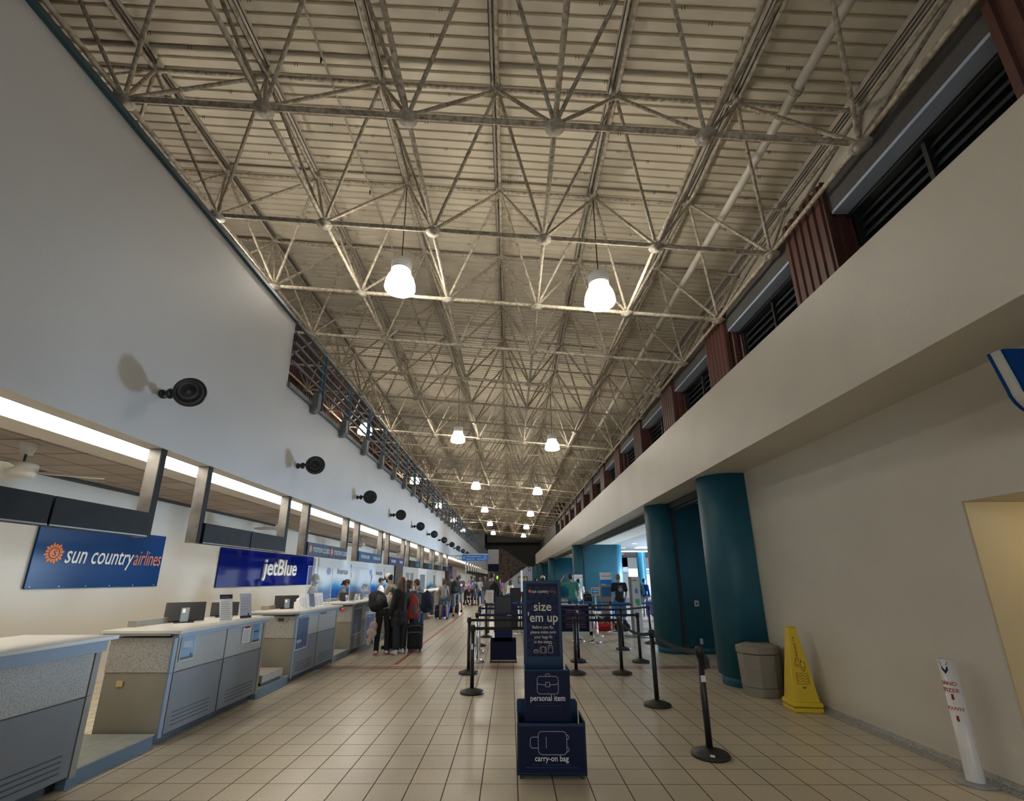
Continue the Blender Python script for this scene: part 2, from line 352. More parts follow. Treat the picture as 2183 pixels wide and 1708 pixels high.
# teal piers: rounded fins standing between hall and concourse
def pier(name_ix, yc, xe, r=0.42):
    p = thing('teal_pier', '%s rounded teal pier along the right side of the hall' % ordw(name_ix).capitalize(), 'column', (0, yc, 0), 0, 'teal piers between hall and concourse')
    def outline(rr, dz0, dz1):
        pts = [(3.88+rr*math.cos(PI/2+PI*k/18), rr*math.sin(PI/2+PI*k/18), dz0) for k in range(19)]
        pts += [(xe+rr*math.cos(-PI/2+PI*k/18), rr*math.sin(-PI/2+PI*k/18), dz0) for k in range(19)]
        m_ = MB().prism(pts, (0, 0, dz1-dz0)); m_.sm = [len(f) == 4 for f in m_.f]; return m_
    outline(r, 0.16, 3.452).build('shaft', TEAL, p); outline(r-0.05, 0.0, 0.16).build('plinth', TEAL, p)
    if name_ix: MB().box((3.97, -r-0.02, 0), (4.04, -r+0.03, 3.40)).box((3.97, r-0.03, 0), (4.04, r+0.02, 3.40)).build('gate_track', BLACKM, p)
    return p
pier_y = [8.09, 11.45, 25.4, 42.0, 55.0, 64.0, 72.0]
piers = []
for i, yc in enumerate(pier_y): piers.append(pier(i, yc, 5.75))
o = MB().box((4.30, -0.435, 1.04), (4.40, -0.42, 1.17)).build('wall_socket', mat('grey_steel_plate', (0.5, 0.52, 0.55), 0.4, 0.4), piers[1])
MB().box((4.335, -0.435, 0.22), (4.40, -0.42, 0.34)).build('outlet_plate', MATS['grey_steel_plate'], piers[1])
MB().lathe([(0.0, 0), (0.025, 0)], (0, 0, 0), 14, Matrix(((1,0,0),(0,0,-1),(0,1,0))).to_3x3()).build('socket_ring', BLKP, o, (4.35, -0.437, 1.105))
for a, b in zip([p+0.42 for p in pier_y[:-1]], [p-0.42 for p in pier_y[1:]]):
    sh = MB().box((3.90, a+0.01, 3.30), (4.16, b-0.01, 3.454)); sh.box((3.96, a+0.01, 3.24), (4.05, b-0.01, 3.30))
    tag(sh.build('roller_shutter_box', BLACKM), 'Black roller shutter box under the soffit spanning the %s pier gap' % ordw(len(KIDS)), 'shutter', 'roller shutter boxes between the piers'); KIDS[len(KIDS)] = 1
# far end
struct('wall_far', box((-12, YF, 0), (22, YF+0.4, 12)), DARKWALL)
struct('ceiling_far_bulkhead', box((-4.1, 81, 7.9), (5.55, YF, 11.4)), DARKWALL)
struct('wall_far_left', box((-9.3, 79, 4.9), (-4.4, YF, 9.4)), mat('blue_grey_far_wall', (0.14, 0.16, 0.19), 0.6))
struct('wall_near', box((-12, -9.2, 5.8), (8, -9, 12.4)), CREAM)
struct('wall_near_left', box((-12, -9.2, 0), (-3.8, -9, 5.8)), CREAM)
struct('wall_near_right', box((3.5, -9.2, 0), (22, -9, 5.8)), CREAM)
# ================================================================ roof deck (corrugated, ribs across the hall)
X0, Y0, Z0, SX, SL, SY, DZ = -6.31631, 5.45066, 9.30855, 2.35569, 0.0964, 2.44104, 2.37912
def zdeck(x): return Z0 + DZ - SL*(x-X0) + 0.34
dk = MB(); pr = []; y = -9.0
while y < YF:
    pr += [(y, 0.0), (y+0.145, 0.0), (y+0.158, 0.042), (y+0.196, 0.042)]; y += 0.2085
vs_ = []
for yy, a in pr:
    vs_ += [(-12, yy, zdeck(-12)+a), (7.3, yy, zdeck(7.3)+a)]
dk.add(vs_, [(2*i, 2*i+1, 2*i+3, 2*i+2) for i in range(len(pr)-1)]); dk.box((-12, -9, zdeck(-12)+0.3), (7.3, YF, zdeck(-12)+0.4))
struct('ceiling', dk, DECK)
# screw pairs poking through the deck
sc = MB()
for i in range(620):
    x = random.uniform(-7.5, 6.2); y = -2 + 0.2085*random.randint(20, 190)+0.05
    for dx in (0, 0.05):
        sc.tube((x+dx, y, zdeck(x)+0.01), (x+dx+random.uniform(-.01, .01), y+0.03, zdeck(x)-0.055), 0.006, n=4)
tag(sc.build('deck_screws', BLACKM), 'dark screw tips poking through the beige roof deck', 'screw', kind='stuff')
# ================================================================ space frame
sf = thing('space_frame', 'white tubular steel space frame carrying the roof over the whole hall', 'roof frame', (0, 0, 0))
NI = range(-1, 6); NJ = range(-2, 31)
def bn(i, j): return Vector((X0+i*SX, Y0+j*SY, Z0-SL*i*SX))
def tn(i, j): return Vector((X0+(i+.5)*SX+SL*DZ, Y0+(j+.5)*SY, Z0-SL*(i+.5)*SX+DZ))
TI = range(-2, 6); TJ = range(-3, 31)
for j in NJ: MB().tube(bn(NI[0], j), bn(NI[-1], j), 0.046, n=8).build('cross_chord', STEEL, sf)
for i in NI: MB().tube(bn(i, NJ[0]), bn(i, NJ[-1]), 0.043, n=8).build('long_chord', STEEL, sf)
for j in TJ: MB().tube(tn(TI[0], j), tn(TI[-1], j), 0.04, n=8).build('top_cross_chord', STEEL, sf)
for i in TI: MB().tube(tn(i, TJ[0]), tn(i, TJ[-1]), 0.04, n=8).build('top_long_chord', STEEL, sf)
webs = []; bh = []; th = []
for j in NJ:
    for i in NI:
        b0 = bn(i, j); bh.append(b0)
        for di in (-1, 0):
            for dj in (-1, 0): webs.append((b0, tn(i+di, j+dj)))
for j in TJ:
    for i in TI: th.append(tn(i, j))
def near(p): return (p-Vector((0, 3.0, 1.68))).length + (50 if p.y < 3.2 else 0)
webs.sort(key=lambda w_: near((w_[0]+w_[1])/2)); bh.sort(key=near); th.sort(key=near)
def web(m_, a, b):
    d = (b-a).normalized(); m_.tube(a+d*0.10, b-d*0.08, 0.034, n=7)
for a, b in webs[:100]: m_ = MB(); web(m_, a, b); m_.build('web_strut', STEEL, sf)
m_ = MB()
for a, b in webs[100:]: web(m_, a, b)
m_.build('web_struts', STEEL, sf)['kind'] = 'stuff'
def hub(m_, p):
    m_.lathe([(0.0, -0.062), (0.05, -0.060), (0.062, -0.046), (0.078, -0.040), (0.086, -0.024), (0.092, -0.020), (0.158, -0.020), (0.160, -0.008), (0.156, 0.0), (0.07, 0.004), (0.06, 0.06), (0.0, 0.08)], p-Vector((0, 0, 0.035)), 18)
def thub(m_, p):
    m_.lathe([(0.0, -0.09), (0.05, -0.08), (0.06, -0.04), (0.11, -0.01), (0.12, 0.03), (0.06, 0.08), (0.0, 0.1)], p, 12); m_.box((p.x-0.05, p.y-0.05, p.z+0.05), (p.x+0.05, p.y+0.05, p.z+0.26))
for p in bh[:100]: m_ = MB(); hub(m_, p); m_.build('bottom_hub', HUBM, sf)
m_ = MB()
for p in bh[100:]: hub(m_, p)
m_.build('bottom_hubs', HUBM, sf)['kind'] = 'stuff'
for p in th[:100]: m_ = MB(); thub(m_, p); m_.build('top_hub', HUBM, sf)
m_ = MB()
for p in th[100:]: thub(m_, p)
m_.build('top_hubs', HUBM, sf)['kind'] = 'stuff'
# purlins under the deck along each top chord line
PURL = mat('painted_purlin', (0.52, 0.48, 0.41), 0.5, noise=0.2, nscale=5)
for k, i in enumerate(TI):
    x = X0+(i+.5)*SX+SL*DZ; z = zdeck(x)
    pb = MB().box((x-0.14, -8, z-0.15), (x-0.125, YF-5, z)); pb.box((x-0.14, -8, z-0.15), (x-0.08, YF-5, z-0.14)); pb.box((x+0.02, -8, z-0.13), (x+0.035, YF-5, z)); pb.box((x-0.03, -8, z-0.13), (x+0.035, YF-5, z-0.12))
    tag(pb.build('roof_purlin', PURL), '%s purlin from the left under the roof deck, a long pale channel' % ordw(k).replace('nearest', 'first').capitalize(), 'purlin', 'purlins under the roof deck')
# sprinkler pipes
pp = MB().tube((5.05, -6, 9.9), (5.0, 80, 9.75), 0.085, n=14)
po = tag(pp.build('drain_pipe', mat('cream_pipe_paint', (0.60, 0.57, 0.49), 0.4)), 'thick pale pipe running the length of the roof on the right', 'pipe')
for y in (5.86, 13.5, 21, 28.5, 36): MB().tube((5.04, y-0.05, 9.885), (5.04, y+0.05, 9.885), 0.115, n=14).build('coupling', HUBM, po)
m_ = MB().tube((-3.55, -5, 11.2), (-3.2, 60, 11.1), 0.022, n=8)
po = tag(m_.build('sprinkler_pipe', HUBM), 'thin sprinkler pipe with dark heads under the roof on the left', 'pipe')
for k in range(12): MB().tube((-3.52+k*.02, 6.1+k*3.0, 11.18), (-3.52+k*.02, 6.1+k*3.0, 11.06), 0.025, 0.012, n=8).build('sprinkler_head', BLACKM, po)
# ================================================================ pendant lamps
def pendant(label, x, y, zb, group, ztop):
    t = thing('pendant_lamp', label, 'lamp', (x, y, zb), 0, group)
    s = MB(); s.lathe([(0.350, 0.0), (0.358, 0.03), (0.345, 0.14), (0.31, 0.27), (0.26, 0.37), (0.225, 0.42), (0.22, 0.415), (0.25, 0.36), (0.30, 0.26), (0.335, 0.13), (0.345, 0.03), (0.350, 0.0)], n=28)
    s.build('glass_shade', GLOBE, t)
    h = MB(); h.lathe([(0.0, 0.42), (0.225, 0.42), (0.235, 0.47), (0.24, 0.50)], n=28)
    for k in range(5): z = 0.50+k*0.05; h.lathe([(0.24, z), (0.24, z+0.03), (0.222, z+0.032), (0.222, z+0.048), (0.24, z+0.05)], n=28)
    h.lathe([(0.24, 0.75), (0.15, 0.79), (0.0, 0.80)], n=28); h.build('finned_housing', LAMPW, t)
    MB().ell((0, 0, 0.30), (0.07, 0.07, 0.13)).build('bulb', mat('glowing_bulb', (1, 1, 1), 0.5, emit=(1.0, 0.93, 0.8), es=60), t)
    MB().lathe([(0.0, 0.06), (0.30, 0.05), (0.335, 0.035)], n=28).build('lower_lens', mat('bright_lens', (0.9, 0.9, 0.9), 0.5, emit=(1.0, 0.98, 0.93), es=0.95), t)
    MB().tube((0, 0, 0.77), (0, 0, ztop-zb), 0.014, n=6).build('stem', BLACKM, t)
    return t
LAMPY = [Y0+(1.5-.0036)*SY + 5*SY*k for k in range(6)]
for k, y in enumerate(LAMPY):
    pendant('%s glowing bell pendant of the left row over the hall' % ordw(k).capitalize(), -2.57, y, 8.28, 'left row of pendant lamps', tn(1, 1).z)
    pendant('%s glowing bell pendant of the right row over the hall' % ordw(k).capitalize(), 2.13, y, 7.85, 'right row of pendant lamps', tn(3, 1).z)
    pendant('%s glowing bell pendant behind the walkway railing on the left' % ordw(k).capitalize(), -7.28, y, 8.73, 'pendant lamps over the walkway', tn(-1, 1).z)
# ================================================================ walkway railing
rl = thing('walkway_railing', 'slate blue steel railing on the low wall of the upper walkway', 'railing', (-3.8, 7.05, 4.94))
RZ = (5.36, 5.55, 5.73, 5.93, 6.13)
for z in RZ: MB().tube((0, 0.02, z-4.94), (0, 76, z-4.94), 0.028, n=8).build('rail', RAIL, rl)
for k in range(50):
    y = 1.30+1.52*k
    MB().box((-0.05, y-0.006, -0.02), (0.05, y+0.012, 1.17)).box((-0.012, y-0.07, 0.0), (0.0, y+0.07, 1.17)).build('post', RAIL, rl)
    MB().prism([(0.02, y-0.32, 0.30), (0.10, y-0.32, 0.24), (0.10, y-0.32, -0.06), (0.03, y-0.32, -0.16), (-0.045, y-0.32, -0.16), (-0.045, y-0.32, 0.10)], (0, 0.13, 0)).build('bracket', BRACKET, rl)
# round wall speakers
def speaker(label, y, z=3.66):
    t = thing('wall_speaker', label, 'speaker', (-3.85, y, z), 0, 'round black speakers along the left wall')
    MB().lathe([(0.0, 0.0), (0.05, 0.0), (0.05, 0.03), (0.02, 0.04), (0, 0.04)], n=14, M=Matrix(((0,0,1),(0,1,0),(-1,0,0)))).build('wall_plate', BLACK, t)
    MB().path([(0.02, 0, 0), (0.10, -0.01, 0.02), (0.17, -0.02, 0.01)], 0.022, 8).ell((0.10, -0.01, 0.0), (0.045, 0.045, 0.06)).build('bracket', BLACK, t)
    d = Vector((0.28, -0.96, -0.05)).normalized(); R = d.to_track_quat('Z', 'Y').to_matrix()
    MB().lathe([(0.0, -0.12), (0.07, -0.11), (0.13, -0.06), (0.162, 0.0), (0.168, 0.02), (0.155, 0.035), (0.12, 0.05), (0.118, 0.042), (0.06, 0.055), (0.055, 0.065), (0.0, 0.07)], (0.34, -0.03, 0.0), 30, R).build('round_body', BLACK, t)
    return t
for k in range(14): speaker('%s round black speaker on the left wall above the counters' % ordw(k).capitalize(), 4.55+3.28*k)
# ================================================================ check-in counters
LOGO_R = 1.0
def sun_logo(c, r, face, m, parent, inner):
    b = MB(); c = Vector(c)
    for k in range(16):                                    # broken ring of rays
        a0, a1 = 2*PI*k/16+0.04, 2*PI*(k+1)/16-0.04; am = (a0+a1)/2; ro = r if k % 2 == 0 else r*0.84
        P = lambda rr, a: c + face @ Vector((rr*math.cos(a), rr*math.sin(a), 0))
        b.prism([P(r*0.52, a0), P(r*0.52, a1), P(r*0.80, a1), P(ro, am), P(r*0.80, a0)], face @ Vector((0, 0, 0.003)))
    b.prism([c + face @ Vector((r*0.44*math.cos(t), r*0.44*math.sin(t), 0)) for t in [2*PI*k/20 for k in range(20)]], face @ Vector((0, 0, 0.003)))
    o = b.build('sun_logo', m, parent)
    text('S', r*0.8, c + face @ Vector((0, -r*0.28, 0.004)), face, inner, parent, 'logo_letter', 'CENTER', shear=0.2)
    return o
def counter(y0, label, cat='counter', wid=1.90, grp='check-in counters along the left side', wood=False, detail=True, tz=0.0):
    t = thing('check_in_counter', label, cat, (-3.68, y0, 0), 0, grp)
    low, up, side = (WOOD, WOOD, WOOD) if wood else (LAM_L, LAM_U, LAM_S)
    MB().box((-0.72, 0.03, 0.10), (-0.022, wid-0.03, 1.06)).build('body', side, t)
    MB().box((-0.70, 0.06, 0.0), (-0.10, wid-0.06, 0.10)).build('kickplate', BLACKM, t)
    h = wid/2
    for k in range(2):
        MB().box((-0.02, k*h+0.012+0.06*(k == 0), 0.10), (0.0, (k+1)*h-0.006-0.06*(k == 1), 0.695)).build('lower_panel', low, t, bevel=0.003)
        MB().box((-0.02, k*h+0.012+0.06*(k == 0), 0.705), (0.0, (k+1)*h-0.006-0.06*(k == 1), 1.055)).build('upper_panel', up, t, bevel=0.003)
        if not wood:
            g = MB()
            for s in range(4): g.box((-0.01, k*h+0.16, 0.155+s*0.042), (0.0015, (k+1)*h-0.16, 0.168+s*0.042))
            g.build('vent_slots', BLKP, t)
    for yy in (0.0, wid-0.055): MB().box((-0.02, yy, 0.08), (0.003, yy+0.055, 0.70)).box((-0.02, yy, 0.705), (0.003, yy+0.055, 1.06)).build('edge_post', ALU if yy == 0 else LAM_S, t)
    MB().box((-0.72, 0.02, 0.71), (-0.03, 0.031, 1.06)).build('side_panel', up, t)
    MB().box((-0.03, 0.0, 1.06), (0.04, wid, 1.105+tz)).build('trim_rail', ALU, t)
    w_ = MB().box((-0.80, -0.05, 1.105+tz), (0.09, wid+0.05, 1.14+tz)); w_.build('worktop', PVC if wood else TOPM, t, bevel=0.004)
    MB().box((-0.76, -0.052, 1.085+tz*0.4), (-0.02, wid+0.052, 1.112+tz)).build('worktop_edge', TOPEDGE if not wood else ALU, t)
    MB().box((-0.80, 0.3, 1.14), (-0.70, 0.95, 1.21)).build('rear_riser', LAM_S, t)
    return t
CY = [2.41, 5.22, 8.12, 11.0, 13.95]
CL = ['Grey check-in counter cut off by the lower left frame edge, bare top',
      'Grey check-in counter with two upright flyers and a pale blue poster',
      'Grey check-in counter with a navy notice poster and plexiglass screen',
      'Grey check-in counter with navy notices beside the waiting passengers',
      'Grey check-in counter hidden behind the group of passengers with backpacks']
CT = [counter(y, l, tz=0.05 if i == 0 else 0.0) for i, (y, l) in enumerate(zip(CY, CL))]
for k, y in enumerate((16.9, 19.8, 22.7, 25.6, 28.5, 31.4, 36, 39, 42, 45)):
    counter(y, '%s white topped wood sided counter beyond the grey ones' % ordw(k).capitalize(), wood=True, grp='white topped counters farther down the hall')
# baggage scale platforms between the counters
for k, (y0, y1) in enumerate(((4.26, 5.19), (7.13, 8.09), (10.03, 10.97), (12.91, 13.92))):
    p = thing('baggage_platform', ['Low blue-edged baggage platform between the two nearest counters, empty', 'Low blue-edged baggage platform carrying a steel scale', 'Low steel-faced baggage platform beside the navy notice counter', 'Low baggage platform beyond the bending woman'][k], 'platform', (-3.70, y0, 0), 0, 'baggage platforms between counters')
    MB().box((-1.1, 0.0, 0.0), (0.0, y1-y0, 0.125)).build('base', mat('slate_platform_side', (0.10, 0.15, 0.20), 0.5) if k < 2 else ALU, p)
    MB().box((-1.1, 0.0, 0.125), (0.012, y1-y0, 0.135)).build('top_plate', mat('worn_platform_top', (0.33, 0.35, 0.31), 0.45, noise=0.25, nscale=7), p)
sc_ = thing('baggage_scale', 'low square steel baggage scale on the platform between counters', 'scale', (-3.98, 7.62, 0.135))
MB().box((-0.30, -0.32, 0.04), (0.26, 0.32, 0.15)).build('weighing_deck', mat('taupe_scale_steel', (0.35, 0.32, 0.27), 0.4, 0.2), sc_, bevel=0.006)
MB().box((-0.27, -0.29, 0.0), (0.23, 0.29, 0.04)).build('foot_frame', BLACKM, sc_)
MB().box((-4.24, 5.236, 0.57), (-4.17, 5.242, 0.63)).build('sticker', mat('yellowed_sticker', (0.55, 0.42, 0.18), 0.6), None)
st_ = bpy.data.objects['sticker']; tag(st_, 'yellowed sticker on the taupe side of the second counter', 'sticker')
# scale read-outs on the side panels
for k, yy in ((2, 8.12), (3, 11.0)):
    d = thing('scale_display', ['oval grey scale read-out, switched off, on the counter side', 'oval grey scale read-out glowing red on the counter side'][k-2], 'display', (-3.93, yy+0.018, 1.0))
    b_ = MB(); o2 = rrect(-0.105, -0.035, 0.105, 0.045, 0.035); b_.prism([FACE_Y @ Vector((x, y, 0)) for x, y in o2[:-1]], (0, -0.02, 0)); b_.build('bezel', mat('grey_bezel', (0.25, 0.24, 0.22), 0.4), d)
    MB().box((-0.06, -0.023, -0.02), (0.04, -0.02, 0.03)).build('window', BLKP, d)
    if k == 3: MB().box((-0.02, -0.025, -0.005), (0.03, -0.023, 0.015)).build('red_digits', mat('red_led', (0.6, 0, 0), 0.5, emit=(1, 0.02, 0.03), es=3), d)
# posters and flyers
def poster(label, y0, z0, w_, h_, m, x=-3.676, stripes=(), txt=(), face='X', name='poster', cat='poster', grp=None):
    t = thing(name, label, cat, (x, y0, z0), 0, grp)
    MB().box((0, 0, 0), (0.004, w_, h_)).build('sheet', PAPER, t); MB().box((0.004, 0.012, 0.012), (0.0055, w_-0.012, h_-0.012)).build('print', m, t)
    for (a, b, c, d, mm) in stripes: MB().box((0.0055, a*w_, b*h_), (0.0065, c*w_, d*h_)).build('printed_block', mm, t)
    for (s_, sz, a, b, mm) in txt: text(s_, sz, (0.007, a*w_, b*h_), FACE_X, mm, t)
    return t
rnd = random.Random(3)
def textlines(n, z0, z1, m, a=0.1, b=0.9):
    return [(a, z1-(z1-z0)*(i+1)/n, a+(b-a)*rnd.uniform(0.7, 1), z1-(z1-z0)*(i+1)/n+(z1-z0)/n*0.35, m) for i in range(n)]
p1 = poster('pale blue harbour poster on the second counter, left panel', 5.33, 0.80, 0.24, 0.28, BLUEPOSTER, stripes=[(0.05, 0.04, 0.95, 0.14, BLKP), (0.7, 0.14, 0.8, 0.24, NAVY)]+textlines(4, 0.5, 0.75, WPRINT, 0.15, 0.85), txt=[('PATHABLE', 0.035, 0.12, 0.45, WPRINT)])
p2 = poster('white notice with orange header on the second counter', 6.52, 0.83, 0.20, 0.24, PAPER, stripes=[(0.05, 0.82, 0.95, 0.97, ORANGE), (0.2, 0.80, 0.8, 0.88, NAVY)]+textlines(7, 0.1, 0.72, mat('grey_print', (0.35, 0.35, 0.38), 0.6)))
GREYP = MATS['grey_print']
p3 = poster('blue skyline poster at the far end of the second counter', 6.77, 0.80, 0.20, 0.29, mat('sky_blue_poster', (0.08, 0.25, 0.45), 0.4, noise=0.3, nscale=8), stripes=[(0.05, 0.04, 0.95, 0.14, BLKP)], txt=[('PATHABLE', 0.028, 0.12, 0.5, NAVY)])
p4 = poster('tall navy notice to passengers on the third counter', 8.17, 0.50, 0.46, 0.56, mat('navy_poster', (0.010, 0.030, 0.11), 0.4), stripes=textlines(14, 0.25, 0.88, DIMPRINT, 0.08, 0.45)+textlines(12, 0.3, 0.86, DIMPRINT, 0.55, 0.92)+[(0.1, 0.10, 0.4, 0.18, DIMPRINT), (0.5, 0.06, 0.8, 0.09, REDP)], txt=[('NOTICE TO PASSENGERS', 0.034, 0.10, 0.92, WPRINT), ('PATH', 0.07, 0.08, 0.2, WPRINT)])
poster('tall navy notice with red lines on the fourth counter', 11.06, 0.42, 0.62, 0.64, MATS['navy_poster'], stripes=textlines(13, 0.1, 0.8, DIMPRINT, 0.08, 0.45)+textlines(11, 0.2, 0.8, DIMPRINT, 0.55, 0.92)+[(0.08, 0.6, 0.5, 0.62, REDP), (0.08, 0.35, 0.4, 0.37, REDP)], txt=[('NOTICE TO PASSENGERS', 0.045, 0.10, 0.88, WPRINT)])
poster('small green and black notice on the fourth counter', 11.95, 0.86, 0.32, 0.22, BLKP, stripes=[(0.1, 0.2, 0.4, 0.6, mat('green_print', (0.02, 0.18, 0.10), 0.5)), (0.5, 0.2, 0.9, 0.6, MATS['green_print'])])
poster('large navy notice at the end of the fourth counter', 12.15, 0.18, 0.60, 0.62, MATS['navy_poster'], stripes=textlines(14, 0.08, 0.78, DIMPRINT, 0.1, 0.9), txt=[('NOTICE', 0.05, 0.10, 0.86, WPRINT)])
MB().box((-3.678, 9.13, 1.02), (-3.672, 9.42, 1.048)).build('black_label', BLKP, None); tag(bpy.data.objects['black_label'], 'small black name strip on the third counter', 'label')
def flyer(label, y0, x0, w_, h_, header, m, lines, bottom=None):
    t = thing('counter_flyer', label, 'flyer', (x0, y0, 1.14), -0.55)
    k = 0.28
    def sl(a, b, c, d, off, mm, nm):       # sheet on the leaning face
        b_ = MB(); L_ = lambda y, z, o: (-z*k+o, y, z)
        b_.prism([L_(a, b, off), L_(c, b, off), L_(c, d, off), L_(a, d, off)], (0.002, 0, 0.0)); return b_.build(nm, mm, t)
    sl(0, 0.005, w_, h_, 0, m, 'sheet')
    if header: sl(0.0, h_*0.84, w_, h_, 0.003, header, 'header'); text('sun country', 0.022, (-h_*0.9*k+0.007, 0.02, h_*0.89), FACE_X, ORANGE, t)
    for a, b, c, d, mm in lines: sl(a*w_, b*h_, c*w_, d*h_, 0.003, mm, 'printed_line')
    MB().box((-0.07, 0, 0), (0.02, w_, 0.006)).build('acrylic_foot', WPRINT, t)
    MB().bar((-h_*k+0.005, w_/2, h_*0.9), (-0.10, w_/2, 0.0), 0.05, 0.004).build('back_strut', PAPER, t)
flyer('white flyer with navy header standing on the second counter', 6.16, -3.80, 0.165, 0.34, NAVYF, PAPER, textlines(9, 0.08, 0.78, GREYP))
flyer('pale blue skyline flyer standing on the second counter', 6.62, -3.80, 0.165, 0.34, None, mat('lilac_flyer', (0.42, 0.44, 0.58), 0.5), textlines(5, 0.35, 0.9, GREYP)+[(0.03, 0.03, 0.97, 0.12, BLKP), (0.68, 0.1, 0.78, 0.22, NAVYF)])
for k, (yy, mm) in enumerate(((9.05, PAPER), (9.30, NAVYF), (9.52, PAPER), (9.72, PAPER))):
    flyer('%s of the flyers behind the plexiglass of the third counter' % ['first', 'navy one', 'third', 'fourth'][k].capitalize(), yy-0.1, -3.98, 0.17, 0.26, None, mm, textlines(6, 0.1, 0.8, GREYP if mm is PAPER else DIMPRINT))
# monitors seen from behind
def monitor(label, x, y, rz, s=0.5, back=True):
    t = thing('monitor', label, 'monitor', (x, y, 1.14), rz)
    R = Euler((math.radians(-24), 0, 0)).to_matrix()
    def bx(a, b, nm, m):
        mb = MB().box(a, b); mb.v = [tuple(R @ Vector(p)) for p in mb.v]; return mb.build(nm, m, t, bevel=0.003)
    bx((-s/2, -0.012, 0.02), (s/2, 0.018, 0.02+s*0.56), 'screen_housing', BLACK)
    bx((-0.045, -0.03, -0.0), (0.045, -0.012, s*0.42), 'stand_column', ALU); bx((-0.03, -0.032, s*0.26), (0.0, -0.030, s*0.38), 'silver_badge', WPRINT)
    MB().box((-0.11, -0.09, 0), (0.11, 0.09, 0.012)).build('base', BLACK, t)
    return t
monitor('Black monitor seen from behind on the second counter, nearest the camera', -4.24, 6.12, 0.62, 0.44)
monitor('Black monitor half hidden between the two flyers', -4.26, 7.0, 0.6, 0.36)
monitor('Black monitor beside the tissue box on the third counter', -4.22, 8.85, 0.6, 0.42)
monitor('Black monitor in front of the masked agent at the fourth counter', -4.1, 11.75, 0.7, 0.36)
monitor('Black monitor on the fourth counter beside the red topped pole', -4.1, 12.5, 0.8, 0.36)
tb = thing('tissue_box', 'white tissue box with a tissue sticking out on the third counter', 'tissue box', (-4.05, 8.90, 1.14), 0.3)
MB().box((-0.05, -0.05, 0), (0.05, 0.05, 0.12)).build('carton', PAPER, tb); blob('tissue', MB().ell((0, 0, 0.14), (0.03, 0.02, 0.05)).ell((0.02, 0, 0.17), (0.02, 0.012, 0.03)), PAPER, tb, 0.008)
for k, (x, y) in enumerate(((-4.0, 12.05), (-3.95, 12.2))):
    d = thing('hand_sanitizer', ['left', 'right'][k].capitalize()+' of the two small sanitizer bottles on the fourth counter', 'bottle', (x, y, 1.14))
    MB().lathe([(0, 0), (0.03, 0), (0.03, 0.09), (0.012, 0.11), (0.012, 0.125), (0, 0.125)], n=14).build('bottle', mat('clear_gel', (0.5, 0.55, 0.6), 0.15), d)
    MB().tube((0, 0, 0.125), (0, 0, 0.15), 0.006).box((-0.008, -0.008, 0.15), (0.035, 0.008, 0.16)).build('pump', PAPER, d)
# plexiglass screens
def plexi(label, y0, y1, h_):
    t = thing('plexiglass_screen', label, 'screen', (-3.86, y0, 1.141))
    MB().box((0, 0, 0.02), (0.006, y1-y0, h_)).build('clear_sheet', PLEXI, t)
    e = MB(); e.box((-0.002, -0.004, 0.0), (0.008, 0.004, h_)); e.box((-0.002, y1-y0-0.004, 0.0), (0.008, y1-y0+0.004, h_)); e.box((-0.002, 0, h_-0.006), (0.008, y1-y0, h_+0.003)); e.build('polished_edge', mat('frosted_edge', (0.62, 0.66, 0.70), 0.3), t)
    for yy in (0.12, y1-y0-0.12): MB().box((-0.10, yy-0.01, 0), (0.10, yy+0.01, 0.03)).build('foot', MATS['frosted_edge'], t)
plexi('clear plexiglass screen standing on the third counter', 8.78, 10.0, 0.78)
plexi('clear plexiglass screen standing on the fourth counter', 11.15, 12.8, 0.80)
pl = MB().tube((-3.95, 12.95, 1.14), (-3.95, 13.2, 1.78), 0.012, n=6)
pl.lathe([(0,0),(0.05,0),(0.05,0.01),(0,0.012)], (-3.95, 12.95, 1.14), 12)
po = tag(pl.build('thin_red_pole', mat('dark_red_plastic', (0.20, 0.012, 0.015), 0.4)), 'thin slanting dark red pole standing on a counter behind the backpack', 'pole')
